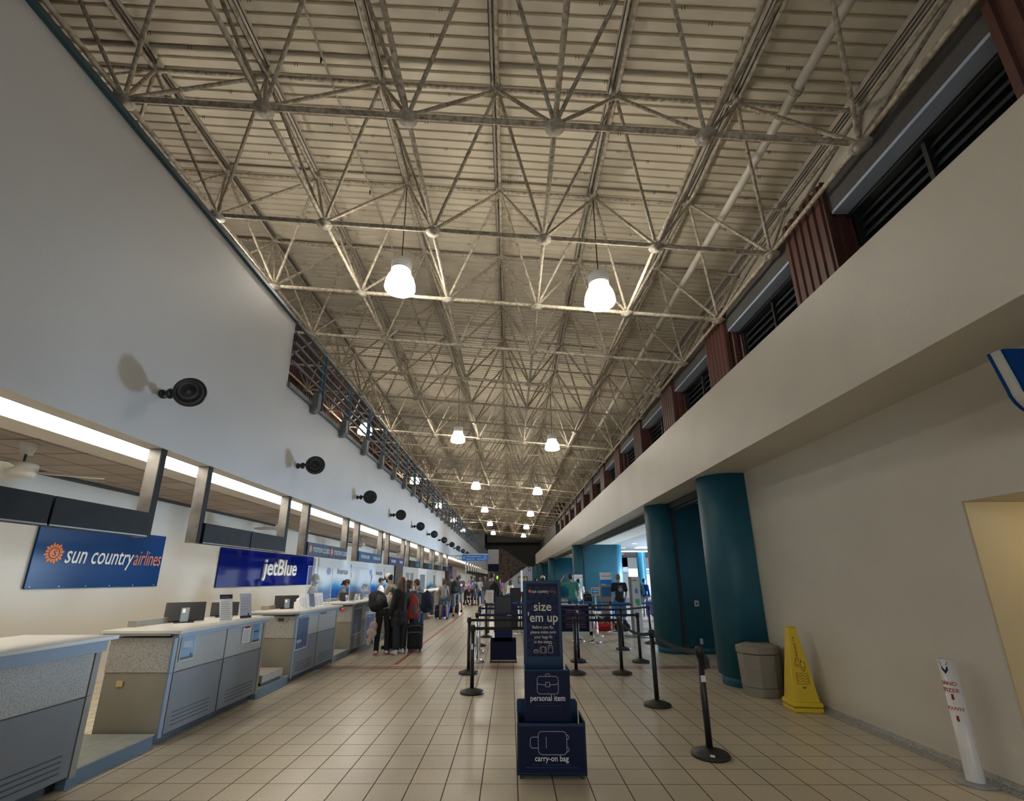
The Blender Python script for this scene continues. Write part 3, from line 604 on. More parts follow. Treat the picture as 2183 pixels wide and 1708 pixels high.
# ================================================================ hanging sign frames over the counters
def uframe(k, y0, y1, mode):
    lab = {0: 'plain black sign casing', 1: 'navy POSITION CLOSED sign with orange suns', 2: 'blue POSITION CLOSED sign', 3: 'navy two-part airline sign', 4: 'dark sign'}[mode]
    t = thing('hanging_sign_frame', '%s hanging metal frame over the counters, with %s' % (ordw(k).capitalize(), lab), 'hanging sign', (-3.87, y0, 2.115), 0, 'hanging sign frames over the counters')
    L_ = y1-y0; z1 = 3.085-2.115
    for yy in (0, L_-0.075): MB().box((-0.145, yy, 0.0), (-0.004, yy+0.07, z1)).build('hanger_post', PEWTER, t, bevel=0.004); MB().box((-0.004, yy+0.002, 0.0), (0.006, yy+0.075, z1)).build('post_face', STAIN, t)
    h_ = 0.25
    for q in range(2):
        a = 0.078 if q == 0 else L_/2+0.01; b = L_/2-0.01 if q == 0 else L_-0.08
        o = MB().box((-0.10, a, 0.0), (0.03, b, h_)).build('sign_box', {0: STAIN, 1: SCBL2, 2: SCBL3, 3: NAV3, 4: STAIN}[mode], t, bevel=0.004)
        if mode == 0: MB().box((0.03, a, 0.0), (0.034, b, 0.012)).build('lower_lip', TOPEDGE, t)
        if mode == 1: text('POSITION CLOSED', 0.135, (0.033, a+0.24, 0.075), FACE_X, WPRINT, t, sx=0.72, off=0.008); MB().prism([FACE_X @ Vector((0.06*math.cos(s), 0.07*math.sin(s), 0))+Vector((0.031, a+0.12, 0.125)) for s in [2*PI*i/16 for i in range(16)]], (0.003, 0, 0)).build('orange_sun', ORANGE, t)
        if mode == 2: text('POSITION CLOSED', 0.115, (0.033, (a+b)/2, 0.085), FACE_X, WPRINT, t, align='CENTER', sx=0.72, off=0.01)
        if mode == 3: text(('FULL SERVICE', 'POSITION')[q], 0.12, (0.033, (a+b)/2, 0.08), FACE_X, WPRINT, t, align='CENTER', sx=0.8, off=0.02)
        if mode == 4 and q == 1: MB().box((0.03, a, 0.02), (0.034, b-0.1, h_-0.02)).build('teal_insert', mat('dark_teal_insert', (0.01, 0.06, 0.09), 0.4), t); text('b', 0.14, (0.036, (a+b)/2, 0.07), FACE_X, WPRINT, t, align='CENTER')
SCBL2 = mat('navy_sign_face', (0.012, 0.04, 0.115), 0.35); SCBL3 = mat('mid_blue_sign_face', (0.012, 0.08, 0.20), 0.35); NAV3 = mat('violet_navy_sign_face', (0.02, 0.028, 0.12), 0.35)
modes = [0, 0, 1, 2, 3, 4, 4, 4, 4]
for k, md in enumerate(modes): y0 = 5.55+2.985*(k-1); uframe(k, y0, y0+2.25, md)
for k in range(13): y0 = 41.2+3.0*k; uframe(k+9, y0, y0+2.7, 0)
# ================================================================ signs on the back wall (x = -7)
sg = thing('wall_sign', 'glossy blue airline sign with orange sun logo and white slanted lettering', 'sign', (-6.995, 6.60, 1.55))
MB().box((0, 0, 0), (0.03, 2.50, 0.965)).build('board', SCBLUE, sg, bevel=0.004)
sun_logo((0.032, 0.30, 0.52), 0.165, FACE_X, ORANGE, sg, SCBLUE)
text('sun country', 0.40, (0.034, 0.48, 0.385), FACE_X, WPRINT, sg, shear=0.22, sx=0.67, off=0.004)
text('airlines', 0.40, (0.034, 1.80, 0.385), FACE_X, ORANGE, sg, shear=0.22, sx=0.58, off=-0.006)
for yy in (0.06, 0.5, 0.95, 1.4, 1.9, 2.4): MB().box((0.03, yy, 0.02), (0.034, yy+0.015, 0.035)).build('screw', WPRINT, sg)
jb = thing('wall_sign', 'mirror glossy royal blue sign with raised white airline lettering', 'sign', (-6.995, 10.93, 1.49))
for a, b in ((0, 1.75), (1.76, 3.6), (3.61, 5.27)): MB().box((0, a, 0), (0.03, b, 0.94)).build('glass_panel', JBBLUE, jb)
text('jetBlue', 0.66, (0.06, 1.95, 0.30), FACE_X, WPRINT, jb, 'raised_lettering', shear=0.08, sx=1.08, off=0.014, depth=0.05)
# long pale panel with blue wave
AAW = mat('pale_panel_white', (0.55, 0.62, 0.68), 0.25)
def aa_wave():
    m = bpy.data.materials.new('pale_to_blue_panel'); m.use_nodes = True; nt = m.node_tree; b = nt.nodes['Principled BSDF']; b.inputs['Roughness'].default_value = 0.22
    tc = nt.nodes.new('ShaderNodeTexCoord'); sp = nt.nodes.new('ShaderNodeSeparateXYZ'); nt.links.new(tc.outputs['Object'], sp.inputs[0])
    n = nt.nodes.new('ShaderNodeTexNoise'); n.inputs['Scale'].default_value = 0.45; nt.links.new(tc.outputs['Object'], n.inputs[0])
    ad = nt.nodes.new('ShaderNodeMath'); ad.operation = 'MULTIPLY_ADD'; nt.links.new(n.outputs['Fac'], ad.inputs[0]); ad.inputs[1].default_value = -0.7; nt.links.new(sp.outputs[2], ad.inputs[2])
    rp = nt.nodes.new('ShaderNodeValToRGB'); nt.links.new(ad.outputs[0], rp.inputs[0]); e = rp.color_ramp.elements
    e[0].position = 0.0; e[0].color = (0.0, 0.07, 0.30, 1); e[1].position = 0.45; e[1].color = (0.56, 0.63, 0.69, 1); x = e.new(0.14); x.color = (0.02, 0.22, 0.50, 1); x = e.new(0.28); x.color = (0.36, 0.50, 0.62, 1)
    nt.links.new(rp.outputs[0], b.inputs['Base Color']); return m
WAVE = aa_wave()
aa = thing('airline_panel', 'long pale panel fading to blue with American lettering on the back wall', 'panel', (-6.995, 16.65, 0.85))
MB().box((0, 0, 0), (0.03, 11.0, 1.57)).build('panel_face', WAVE, aa)
MB().box((0, -0.32, 0), (0.05, -0.1, 1.55)).box((0, -0.05, 0), (0.06, 0.0, 1.57)).build('panel_edge', AAW, aa)
FLB, FLR = mat('flag_blue', (0.01, 0.10, 0.35), 0.4), mat('flag_red', (0.45, 0.03, 0.04), 0.4)
def aa_logo(par, y, z, s, ball=True):
    text('American', 0.40*s, (0.034, y, z), FACE_X, mat('charcoal_print', (0.02, 0.025, 0.035), 0.5), par, sx=0.98, off=0.012)
    P = lambda a, b: Vector((0.033, y+a*s, z+b*s))
    MB().prism([P(1.86, 0.52), P(1.98, 0.50), P(2.06, 0.18), P(1.96, 0.20)], (0.003, 0, 0)).build('flight_mark_top', FLB, par)
    MB().prism([P(1.97, 0.15), P(2.08, 0.13), P(2.20, -0.14), P(2.10, -0.15)], (0.003, 0, 0)).build('flight_mark_tail', FLR, par)
    if ball: MB().prism([Vector((0.033, y-0.85+0.26*s*math.cos(t), z+0.12*s+0.17*s*math.sin(t))) for t in [2*PI*i/20 for i in range(20)]], (0.003, 0, 0)).build('round_emblem', mat('violet_emblem', (0.10, 0.10, 0.30), 0.4), par)
aa_logo(aa, 1.85, 1.02, 0.82); aa_logo(aa, 7.2, 1.02, 0.82)
# farther partitions behind the counters
def partition(label, y0, y1, z0, z1, m, x=-6.9, name='partition_panel'):
    t = thing(name, label, 'partition', (x-0.06, y0, z0)); MB().box((0, 0, 0), (0.05, y1-y0, z1-z0)).build('panel', m, t); return t
partition('dark doorway panel beyond the long pale airline panel', 27.75, 29.6, 0, 2.5, BLACKM)
HAZ = mat('hazard_yellow', (0.60, 0.50, 0.05), 0.5)
def win(t, a, b, c, d):
    MB().box((0.05, a, c), (0.06, b, d)).build('window_pane', mat('hazy_pane', (0.20, 0.25, 0.32), 0.15), t)
    for k in range(int((d-c)/0.16)):
        z = c+0.16*k
        for yy in (a, b): MB().box((0.06, yy-0.05, z), (0.066, yy+0.05, z+0.08)).build('hazard_tape', HAZ, t)
    MB().box((0.06, a, d-0.03), (0.066, b, d)).build('hazard_tape', HAZ, t)
t = partition('grey partition with two windows edged in hazard tape', 29.7, 34.6, 0.6, 2.5, mat('grey_partition', (0.36, 0.36, 0.36), 0.5)); win(t, 0.8, 1.9, 0.1, 1.5); win(t, 2.2, 3.3, 0.1, 1.5)
t = partition('white partition with one taped window', 34.7, 38.4, 0.5, 2.45, mat('white_partition', (0.60, 0.62, 0.66), 0.4)); win(t, 0.8, 2.8, 0.1, 1.5)
t = partition('pale blue wave partition with a narrow window', 38.6, 43.4, 0.6, 2.4, WAVE); win(t, 3.0, 4.0, 0.1, 1.4)
t = partition('plain white partition beside the navy column', 43.5, 49.0, 0.4, 2.4, MATS['white_partition']); win(t, 3.6, 4.2, 0.1, 1.4)
partition('tall navy column panel behind the distant counters', 49.2, 52, 0, 3.0, BELTN, -6.5)
partition('violet grey panel beyond the navy column', 52.2, 57, 0, 2.7, mat('violet_grey', (0.14, 0.13, 0.25), 0.5), -6.6)
partition('pale service wall with three round signs, far down the left', 57.5, 66, 0, 2.2, mat('pale_blue_partition', (0.42, 0.46, 0.52), 0.5), -6.3)
partition('light grey far partition with narrow white doors', 66.5, 84, 0, 2.2, mat('light_far_partition', (0.36, 0.37, 0.37), 0.5), -6.3)
# ceiling fans over the agents
def fan(label, x, y, rz):
    t = thing('ceiling_fan', label, 'ceiling fan', (x, y, 3.25), rz, 'ceiling fans behind the counters')
    MB().lathe([(0, 0), (0.09, 0), (0.085, -0.02), (0.055, -0.14), (0, -0.14)], n=20).build('canopy', FANW, t)
    MB().tube((0, 0, -0.14), (0, 0, -0.26), 0.013, n=8).build('rod', BLACKM, t)
    MB().lathe([(0, -0.25), (0.13, -0.25), (0.14, -0.27), (0.14, -0.325), (0.13, -0.335), (0.135, -0.35), (0.12, -0.41), (0, -0.41)], n=24).build('motor_housing', FANW, t)
    for k in range(3):
        a = 2*PI*k/3; c, s = math.cos(a), math.sin(a)
        prof = [(0.13, 0.03), (0.17, 0.07), (0.26, 0.10), (0.40, 0.085), (0.66, 0.07), (0.74, 0.045)]
        m_ = MB(); top = [(r, wd) for r, wd in prof] + [(r, -wd) for r, wd in prof[::-1]]
        m_.prism([(r*c-w_*s, r*s+w_*c, -0.345+w_*0.32) for r, w_ in top], (0, 0, 0.006)); bl = m_.build('blade', FANW, t)
fan('Nearest white three blade ceiling fan, cut off by the left frame edge', -5.72, 5.03, 0.62)
for k in range(5): fan('%s white three blade ceiling fan over the counters from the left frame edge' % ordw(k+1).capitalize(), -5.72, 11.2+6.2*k, 0.9+0.5*k)
# ================================================================ hanging direction sign
ds = thing('direction_sign', 'long blue hanging sign reading Federal Inspection Service, Gates, Duty Free Shop', 'direction sign', (-2.95, 28.0, 2.72))
out = rrect(0, 0, 1.62, 0.40, 0.08); MB().prism([FACE_Y @ Vector((x, y, 0)) for x, y in out[:-1]], (0, 0.10, 0)).build('board', mat('bright_blue_sign', (0.01, 0.16, 0.50), 0.35), ds)
MB().box((0.0, -0.012, 0.37), (1.62, 0.11, 0.41)).build('pale_top_edge', WPRINT, ds)
text('Federal Inspection Service', 0.10, (0.28, -0.003, 0.235), FACE_Y, WPRINT, ds, sx=0.85, off=0.01)
text('Gates (1)-(4)', 0.095, (0.28, -0.003, 0.08), FACE_Y, WPRINT, ds, off=0.01); text('Duty Free Shop', 0.095, (0.94, -0.003, 0.07), FACE_Y, WPRINT, ds, sx=0.85, off=0.01)
lines2d([[(0.08, 0.15), (0.19, 0.26)], [(0.08, 0.25), (0.18, 0.15)], [(0.11, 0.15), (0.17, 0.15)]], FACE_Y, (0, -0.001, 0), 0.02, WPRINT, ds, 'arrow')
lines2d([[(1.32, 0.30), (1.34, 0.22), (1.42, 0.22), (1.46, 0.15), (1.55, 0.15)], [(1.42, 0.22), (1.50, 0.26)], arc(1.47, 0.31, 0.02, 0, 2*PI, 8)], FACE_Y, (0, -0.001, 0), 0.022, WPRINT, ds, 'pictogram')
for z in (0.06, 0.30): MB().tube((-0.90, 0.05, z), (0.02, 0.05, z), 0.02, n=8).build('wall_arm', ALU, ds)
MB().path([(0.0+Vector((-0.25+0.14*math.cos(t), 0.05, 0.18+0.14*math.sin(t))).x, 0.05, 0.18+0.14*math.sin(t)) for t in [2*PI*i/14 for i in range(15)]], 0.018, 6).build('ring_brace', ALU, ds)
# ================================================================ far end features
def poly_y(pts, y0, th, m, name, label, cat):
    o = MB().prism([(x, y0, z) for x, z in pts], (0, th, 0)).build(name, m, None); return tag(o, label, cat)
poly_y([(-1.95, 0), (-1.95, 7.1), (2.95, 3.9), (2.95, 3.6), (-0.9, 1.0), (-0.9, 0)], 80.0, 0.4, STONE, 'stone_wall', 'tall rough brown stone wall cut on a slope at the far end', 'stone wall')
poly_y([(-1.0, 0), (-1.0, 0.85), (2.85, 3.6), (5.0, 3.6), (5.0, 0)], 79.2, 0.4, mat('white_stair_paint', (0.50, 0.56, 0.66), 0.5), 'stair_side', 'white sloping stair side wall at the far end on the right', 'stair')
poly_y([(-3.84, 4.1), (-3.84, 6.55), (-1.95, 6.55), (-1.95, 4.1)], 79.5, 1.2, mat('pale_grey_box', (0.42, 0.46, 0.52), 0.5), 'ceiling_box', 'pale grey box high on the far wall beside the stone', 'bulkhead')
poly_y([(-3.84, 2.9), (-3.84, 3.9), (-2.0, 3.9), (-2.0, 2.9)], 80.2, 0.4, NAVY, 'dark_blue_band', 'dark blue band over the far doorway', 'sign')
poly_y([(-3.8, 0), (-3.8, 2.9), (-2.0, 2.9), (-2.0, 0)], 81.0, 0.3, mat('dark_far_door', (0.06, 0.06, 0.065), 0.5), 'far_doorway', 'dark doorway under the blue band at the far end', 'door')
tag(box((-2.35, 80.9, 1.6), (-2.1, 80.98, 2.1)).build('exit_light', mat('green_exit_light', (0.2, 0.6, 0.05), 0.5, emit=(0.35, 0.9, 0.05), es=1.2)), 'small lit yellow green sign beside the far stone wall', 'sign')
nb = thing('notice_board', 'wood framed notice board on the white stair wall', 'notice board', (1.35, 79.18, 0.85)); MB().box((0, -0.06, 0), (1.7, 0, 1.15)).build('frame', WOOD, nb); MB().box((0.1, -0.08, 0.1), (1.6, -0.06, 1.05)).build('board', mat('tan_cork', (0.30, 0.22, 0.14), 0.7), nb)
for k in range(3): MB().box((0.18+0.48*k, -0.09, 0.25), (0.48+0.48*k, -0.08, 0.9)).build('paper_sheet', PAPER, nb)
sg2 = thing('small_blue_sign', 'small blue square sign high on the white stair wall', 'sign', (3.05, 79.15, 2.9)); MB().box((0, -0.03, 0), (0.45, 0, 0.62)).build('plate', SCBL3, sg2); MB().box((0.12, -0.04, 0.15), (0.32, -0.03, 0.45)).build('symbol', WPRINT, sg2)
# ================================================================ queue posts and belts
def post(label, x, y, col='black', cat='queue post', h_=0.97, sticker=False, receiver=False, grp=None):
    t = thing('stanchion', label, cat, (x, y, 0), 0, grp or ('black belt posts' if col == 'black' else 'silver belt posts'))
    pm, bm = (BLACK, BLACKM) if col == 'black' else (CHROME, CHROME)
    MB().lathe([(0, 0), (0.178, 0), (0.182, 0.018), (0.172, 0.034), (0.10, 0.055), (0.045, 0.075), (0, 0.078)], n=36).build('base', bm, t)
    MB().lathe([(0, 0.07), (0.031, 0.07), (0.031, h_-0.10), (0, h_-0.10)], n=20).build('pole', pm, t)
    MB().lathe([(0, h_-0.10), (0.035, h_-0.10), (0.035, h_-0.005), (0.03, h_), (0, h_)], n=20).box((-0.042, -0.012, h_-0.085), (0.042, 0.012, h_-0.02)).build('cassette', BLACK, t)
    if sticker:
        MB().box((-0.025, -0.034, h_-0.33), (0.022, -0.031, h_-0.27)).build('white_sticker', PAPER, t)
        MB().prism([(-0.06, -0.155, 0.0415), (-0.02, -0.165, 0.040), (-0.012, -0.13, 0.0475), (-0.052, -0.12, 0.0495)], (0, 0, 0.002)).build('base_sticker', PAPER, t)
    return t
def belt(t, x, y, m, z=0.93, z2=None, sag=0.0, w_=0.048, txt=None):
    ox, oy = t.location.x, t.location.y; b = MB(); n = 12 if sag else 1; pts = []
    z2 = z if z2 is None else z2
    d = Vector((x-ox, y-oy, 0)); L_ = d.length; d /= L_
    for i in range(n+1):
        f = i/n; pts.append(Vector((d.x*L_*f, d.y*L_*f, z+(z2-z)*f-sag*4*f*(1-f))))
    for a, c in zip(pts, pts[1:]): b.bar(a, c, 0.002, w_)
    o = b.build('belt', m, t)
    if txt: text(txt, 0.035, (pts[0]+(pts[-1]-pts[0])*0.3)+Vector((0, -0.004, -0.012)), FACE_Y, CPRINT, t, 'belt_print', off=0.01)
    return o
P1 = post('black belt post nearest the camera, white stickers on pole and base', 1.953, 5.022, sticker=True, h_=0.995)
MB().box((0.034, -0.02, 0.78), (0.05, 0.02, 0.93)).prism([(0.05, -0.02, 0.93), (0.085, -0.02, 0.87), (0.085, -0.02, 0.79), (0.05, -0.02, 0.79)], (0, 0.04, 0)).build('wall_clip', BLACK, P1)
P2 = post('black belt post second from the camera on the right, holding the sagging belt', 2.003, 6.81, h_=0.975)
belt(P2, 1.953, 5.022, BELTK, 0.925, 0.945, 0.06)
P3 = post('black belt post third from the camera in the right line', 2.03, 8.92)
belt(P3, 2.003, 6.81, BELTK, 0.92, 0.925, 0.10)
P9 = post('black belt post just right of the tall blue bag sizer', 1.20, 8.93)
belt(P9, 2.03, 8.92, BELTK, 0.92)
P4 = post('black belt post right of the sizer carrying the lettered navy belt', 1.428, 10.155)
P5 = post('black belt post at the right end of the lettered navy belt', 2.70, 10.1)
belt(P4, 2.70, 10.1, BELTN, 0.92, txt='jetBlue')
P6 = post('black belt post behind the lettered navy belt on the right', 2.755, 11.8)
P6b = post('black belt post farthest right beside the teal pier', 3.76, 12.85)
belt(P6, 3.76, 12.85, BELTK, 0.92)
P7 = post('black belt post nearest on the left of the blue sizers', -0.59, 7.507, sticker=False, h_=0.975)
MB().box((-0.02, -0.034, 0.62), (0.01, -0.031, 0.70)).build('white_sticker', PAPER, P7)
P7b = post('black belt post hidden behind the tall blue bag sizer', 0.62, 7.55)
belt(P7, 0.62, 7.55, BELTK, 0.92)
P8 = post('black belt post second on the left of the blue sizers', -0.775, 8.97)
belt(P8, 1.20, 8.93, BELTK, 0.92)
P10 = post('silver belt post third on the left carrying the lettered navy belt', -0.71, 10.17, 'silver')
belt(P10, 1.428, 10.155, BELTN, 0.92, txt='jetBlue')
P11 = post('silver belt post fourth on the left behind the lettered belt', -0.735, 11.3, 'silver')
belt(P11, -0.71, 10.17, BELTN, 0.92)
P12 = post('black belt post on the left with a navy belt crossing behind the second sizer', -0.80, 12.4)
belt(P12, 2.755, 11.8, BELTN, 0.92)
P13 = post('black belt post standing under the small white paper sign', -0.72, 14.2)
belt(P13, 1.87, 13.24, BELTN, 0.92)
P14 = post('silver belt post at the corner of the navy policy board', 1.87, 13.24, 'silver')
belt(P14, 3.60, 14.0, BELTN, 0.92)
P15 = post('silver belt post right of the policy board', 2.28, 13.0, 'silver')
P16 = post('silver belt post at the centre, between the two dark kiosks', 0.27, 14.9, 'silver')
belt(P16, 1.95, 15.5, BELTB, 0.92)
P17 = post('silver belt post in front of the green shirted man', 1.95, 15.5, 'silver')
belt(P17, 3.25, 15.3, BELTB, 0.92)
P18 = post('silver belt post in front of the leaning blue pylon', 3.25, 15.3, 'silver')
belt(P18, 4.5, 14.9, BELTB, 0.9)
P19 = post('silver belt post on the left between the queue and the striped floor tape', -0.86, 16.0, 'silver')
belt(P19, 0.27, 14.9, BELTB, 0.92)
# small white paper sign on top of a post
ps = thing('paper_sign', 'small white framed paper sign on top of a belt post left of centre', 'sign', (-0.62, 14.16, 0.97))
MB().box((-0.12, -0.012, 0.0), (0.12, 0.012, 0.37)).build('frame', PVC, ps); MB().box((-0.10, -0.016, 0.02), (0.10, -0.012, 0.34)).build('paper', PAPER, ps)
lines2d([[(-0.07, 0.28), (0.07, 0.28)], [(-0.07, 0.24), (0.05, 0.24)], [(-0.05, 0.18), (0.06, 0.18)], [(-0.05, 0.12), (-0.03, 0.07)], [(0.0, 0.12), (0.0, 0.07), (0.04, 0.12)]], FACE_Y, (0, -0.017, 0), 0.008, GREYP, ps, 'printed_lines')
# small square display sign on a silver post
sq = thing('post_sign', 'small square framed sign on a silver pole in front of the teal pier', 'sign', (2.62, 14.4, 0))
MB().lathe([(0, 0), (0.17, 0), (0.17, 0.02), (0.03, 0.05), (0.022, 0.06), (0.022, 1.16), (0, 1.16)], n=24).build('stand', CHROME, sq)
o_ = rrect(-0.13, 1.17, 0.13, 1.40, 0.03); MB().prism([FACE_Y @ Vector((x, y, 0)) for x, y in o_[:-1]], (0, 0.02, 0)).build('frame', PAPER, sq)
MB().box((-0.10, -0.008, 1.20), (0.10, -0.001, 1.37)).build('face', NAVY, sq); MB().box((-0.085, -0.012, 1.26), (0.085, -0.008, 1.31)).build('blue_stripe', SCREEN, sq)
MB().box((-0.085, -0.012, 1.33), (0.085, -0.008, 1.35)).box((-0.085, -0.012, 1.22), (0.085, -0.008, 1.24)).build('text_lines', WPRINT, sq)
# ================================================================ the blue bag sizers
def bag_outline(k):
    if k == 0: return [rrect(-0.10, 0, 0.10, 0.135, 0.03), [(-0.10, 0.085), (-0.07, 0.065), (-0.02, 0.065)], [(0.02, 0.065), (0.07, 0.065), (0.10, 0.085)], [(-0.02, 0.05), (0.02, 0.05), (0.02, 0.085), (-0.02, 0.085), (-0.02, 0.05)], arc(0, 0.135, 0.025, 0, PI)]
z_ = thing('bag_sizer', 'tall dark blue bag sizer in the foreground reading size em up, personal item, carry-on bag', 'bag sizer', (0.355, 4.47, 0), -0.01)
fr = NAVYF
# lower carry-on box: x -0.305..0.305
MB().box((-0.300, 0.0, 0.035), (0.305, 0.012, 0.435)).build('carry_on_front', fr, z_)
MB().box((-0.283, -0.004, 0.055), (0.288, 0.0, 0.412)).build('carry_on_face', NAVY, z_)
MB().box((-0.300, 0.0, 0.035), (-0.288, 0.36, 0.44)).box((0.293, 0.0, 0.035), (0.305, 0.36, 0.45)).box((-0.300, 0.0, 0.035), (0.305, 0.36, 0.047)).build('carry_on_sides', fr, z_)
bk = [(-0.300, 0.03), (0.285, 0.03), (0.285, 0.52), (0.265, 0.548), (-0.285, 0.548), (-0.300, 0.535)]
MB().prism([(x, 0.36, z) for x, z in bk], (0, 0.012, 0)).build('carry_on_back', fr, z_)
for xx, yy in ((-0.28, 0.02), (0.25, 0.02), (-0.28, 0.30), (0.25, 0.30)): MB().box((xx, yy, 0), (xx+0.03, yy+0.04, 0.035)).build('foot', BLACK, z_)
# middle personal-item box
MB().box((-0.225, 0.10, 0.30), (0.195, 0.112, 0.855)).build('personal_item_front', fr, z_)
MB().box((-0.222, 0.096, 0.32), (0.185, 0.10, 0.845)).build('personal_item_face', NAVY, z_)
MB().box((-0.225, 0.10, 0.30), (-0.215, 0.36, 0.86)).box((0.185, 0.10, 0.30), (0.195, 0.36, 0.86)).build('personal_item_sides', fr, z_)
# tall sign
MB().box((-0.225, 0.372, 0.05), (0.165, 0.40, 1.655)).build('tall_board', fr, z_, bevel=0.004)
MB().box((-0.19, 0.364, 0.93), (0.133, 0.372, 1.628)).build('tall_face', NAVY, z_)
ty = 0.362
text('sun country', 0.048, (-0.135, ty, 1.535), FACE_Y, WPRINT, z_, sx=0.72); text('airlines', 0.048, (0.02, ty, 1.535), FACE_Y, mat('dim_orange_print', (0.35, 0.07, 0.03), 0.5), z_, sx=0.72)
sun_logo((-0.155, ty+0.001, 1.552), 0.018, FACE_Y, ORANGE, z_, NAVY)
text('size', 0.125, (-0.028, ty, 1.36), FACE_Y, CPRINT, z_, align='CENTER', off=0.008); text("'em up", 0.125, (-0.028, ty, 1.255), FACE_Y, CPRINT, z_, align='CENTER', off=0.008, sx=0.92)
for i, s_ in enumerate(('Before you fly,', 'please make sure', 'your bags fit', 'in the sizers.')): text(s_, 0.040, (-0.028, ty, 1.19-0.046*i), FACE_Y, CPRINT, z_, align='CENTER', sx=0.92)
def suitcase_lines(x0, z0, w_, h_, hw=0.4, hh=0.25):
    return [rrect(x0, z0, x0+w_, z0+h_, w_*0.16), [(x0+w_*(0.5-hw/2), z0+h_), (x0+w_*(0.5-hw/2), z0+h_+h_*hh), (x0+w_*(0.5+hw/2), z0+h_+h_*hh), (x0+w_*(0.5+hw/2), z0+h_)]]
ic = suitcase_lines(-0.125, 0.962, 0.045, 0.028, 0.35, 0.15) + [[(-0.125, 0.978), (-0.08, 0.978)]] + suitcase_lines(-0.062, 0.962, 0.062, 0.055, 0.1, 0.1) + [[(-0.05, 0.962), (-0.05, 1.017)], [(-0.012, 0.962), (-0.012, 1.017)]] + suitcase_lines(0.018, 0.962, 0.046, 0.066, 0.4, 0.35) + [[(0.03, 1.01), (0.052, 1.01)]]
lines2d(ic, FACE_Y, (0, ty, 0), 0.0028, CPRINT, z_, 'luggage_icons')
rb = random.Random(5); bgp = []
for r in range(11):
    for c in range(4):
        x = -0.18+c*0.078+(0.02 if r % 2 else 0); z = 0.94+r*0.062
        w_, h_ = rb.choice(((0.05, 0.03), (0.04, 0.045), (0.03, 0.05)));
        if x+w_ < 0.125: bgp += suitcase_lines(x, z, w_, h_*0.85, 0.35, 0.2)+[[(x, z+h_*0.45), (x+w_, z+h_*0.45)]]
lines2d(bgp, FACE_Y, (0, 0.3635, 0), 0.0018, DIMPRINT, z_, 'luggage_pattern', 0.0012)
cy_ = 0.093
lines2d([rrect(-0.11, 0.652, 0.085, 0.80, 0.028), [(-0.11, 0.745), (-0.095, 0.732), (-0.03, 0.728)], [(0.005, 0.728), (0.07, 0.732), (0.085, 0.745)], rrect(-0.031, 0.712, 0.006, 0.749, 0.003, 2), arc(-0.0125, 0.80, 0.022, 0, PI)], FACE_Y, (0, cy_, 0), 0.004, mat('lilac_line_print', (0.45, 0.45, 0.55), 0.5), z_, 'briefcase_outline')
text('personal item', 0.068, (-0.015, cy_, 0.595), FACE_Y, WPRINT, z_, align='CENTER', sx=0.86, off=0.006)
text('9 x 10 x 17 in', 0.014, (-0.015, cy_, 0.568), FACE_Y, DIMPRINT, z_, align='CENTER'); text('personal item must fit completely in the sizer', 0.013, (-0.015, cy_, 0.550), FACE_Y, DIMPRINT, z_, align='CENTER')
cz = -0.0055
lines2d([rrect(-0.115, 0.195, 0.135, 0.375, 0.035), [(-0.115, 0.245), (-0.17, 0.245), (-0.185, 0.26), (-0.185, 0.315), (-0.17, 0.33), (-0.115, 0.33)], [(-0.045, 0.245), (-0.045, 0.33)], arc(0.135, 0.235, 0.019, -PI/2, PI/2), arc(0.135, 0.33, 0.019, -PI/2, PI/2)], FACE_Y, (0, cz, 0), 0.004, MATS['lilac_line_print'], z_, 'suitcase_outline')
text('carry-on bag', 0.063, (0.0, cz, 0.145), FACE_Y, WPRINT, z_, align='CENTER', off=0.006, sx=0.92)
text('24 x 16 x 11 in (includes wheels & handle), 35 lb max', 0.0155, (0, cz, 0.112), FACE_Y, DIMPRINT, z_, align='CENTER')
text('Carry-on bag (including handle and wheels) must fit in sizer to be carried onboard.', 0.0135, (0, cz, 0.093), FACE_Y, DIMPRINT, z_, align='CENTER')
# second sizer, seen from behind the queue line
z2 = thing('bag_sizer', 'plain navy and black bag sizer standing behind the front one, left of it', 'bag sizer', (-0.15, 10.05, 0))
MB().box((-0.19, 0.20, 0.03), (0.19, 0.225, 1.325)).build('tall_board', BELTN, z2); MB().box((-0.17, 0.193, 0.62), (0.17, 0.20, 1.30)).build('dark_face', BLACK, z2)
MB().box((-0.27, -0.0, 0.05), (-0.255, 0.22, 0.46)).box((0.255, 0.0, 0.05), (0.27, 0.22, 0.46)).box((-0.27, 0.20, 0.05), (0.27, 0.22, 0.46)).box((-0.255, 0, 0.05), (0.255, 0.012, 0.40)).build('lower_box', NAVY, z2)
MB().box((-0.28, -0.02, 0.0), (0.28, 0.02, 0.03)).box((-0.28, 0.0, 0.0), (-0.25, 0.34, 0.03)).box((0.25, 0.0, 0.0), (0.28, 0.34, 0.03)).build('base_frame', BLACKM, z2)
text('jetBlue', 0.04, (-0.03, 0.19, 0.90), FACE_Y, DIMPRINT, z2, off=0.01)
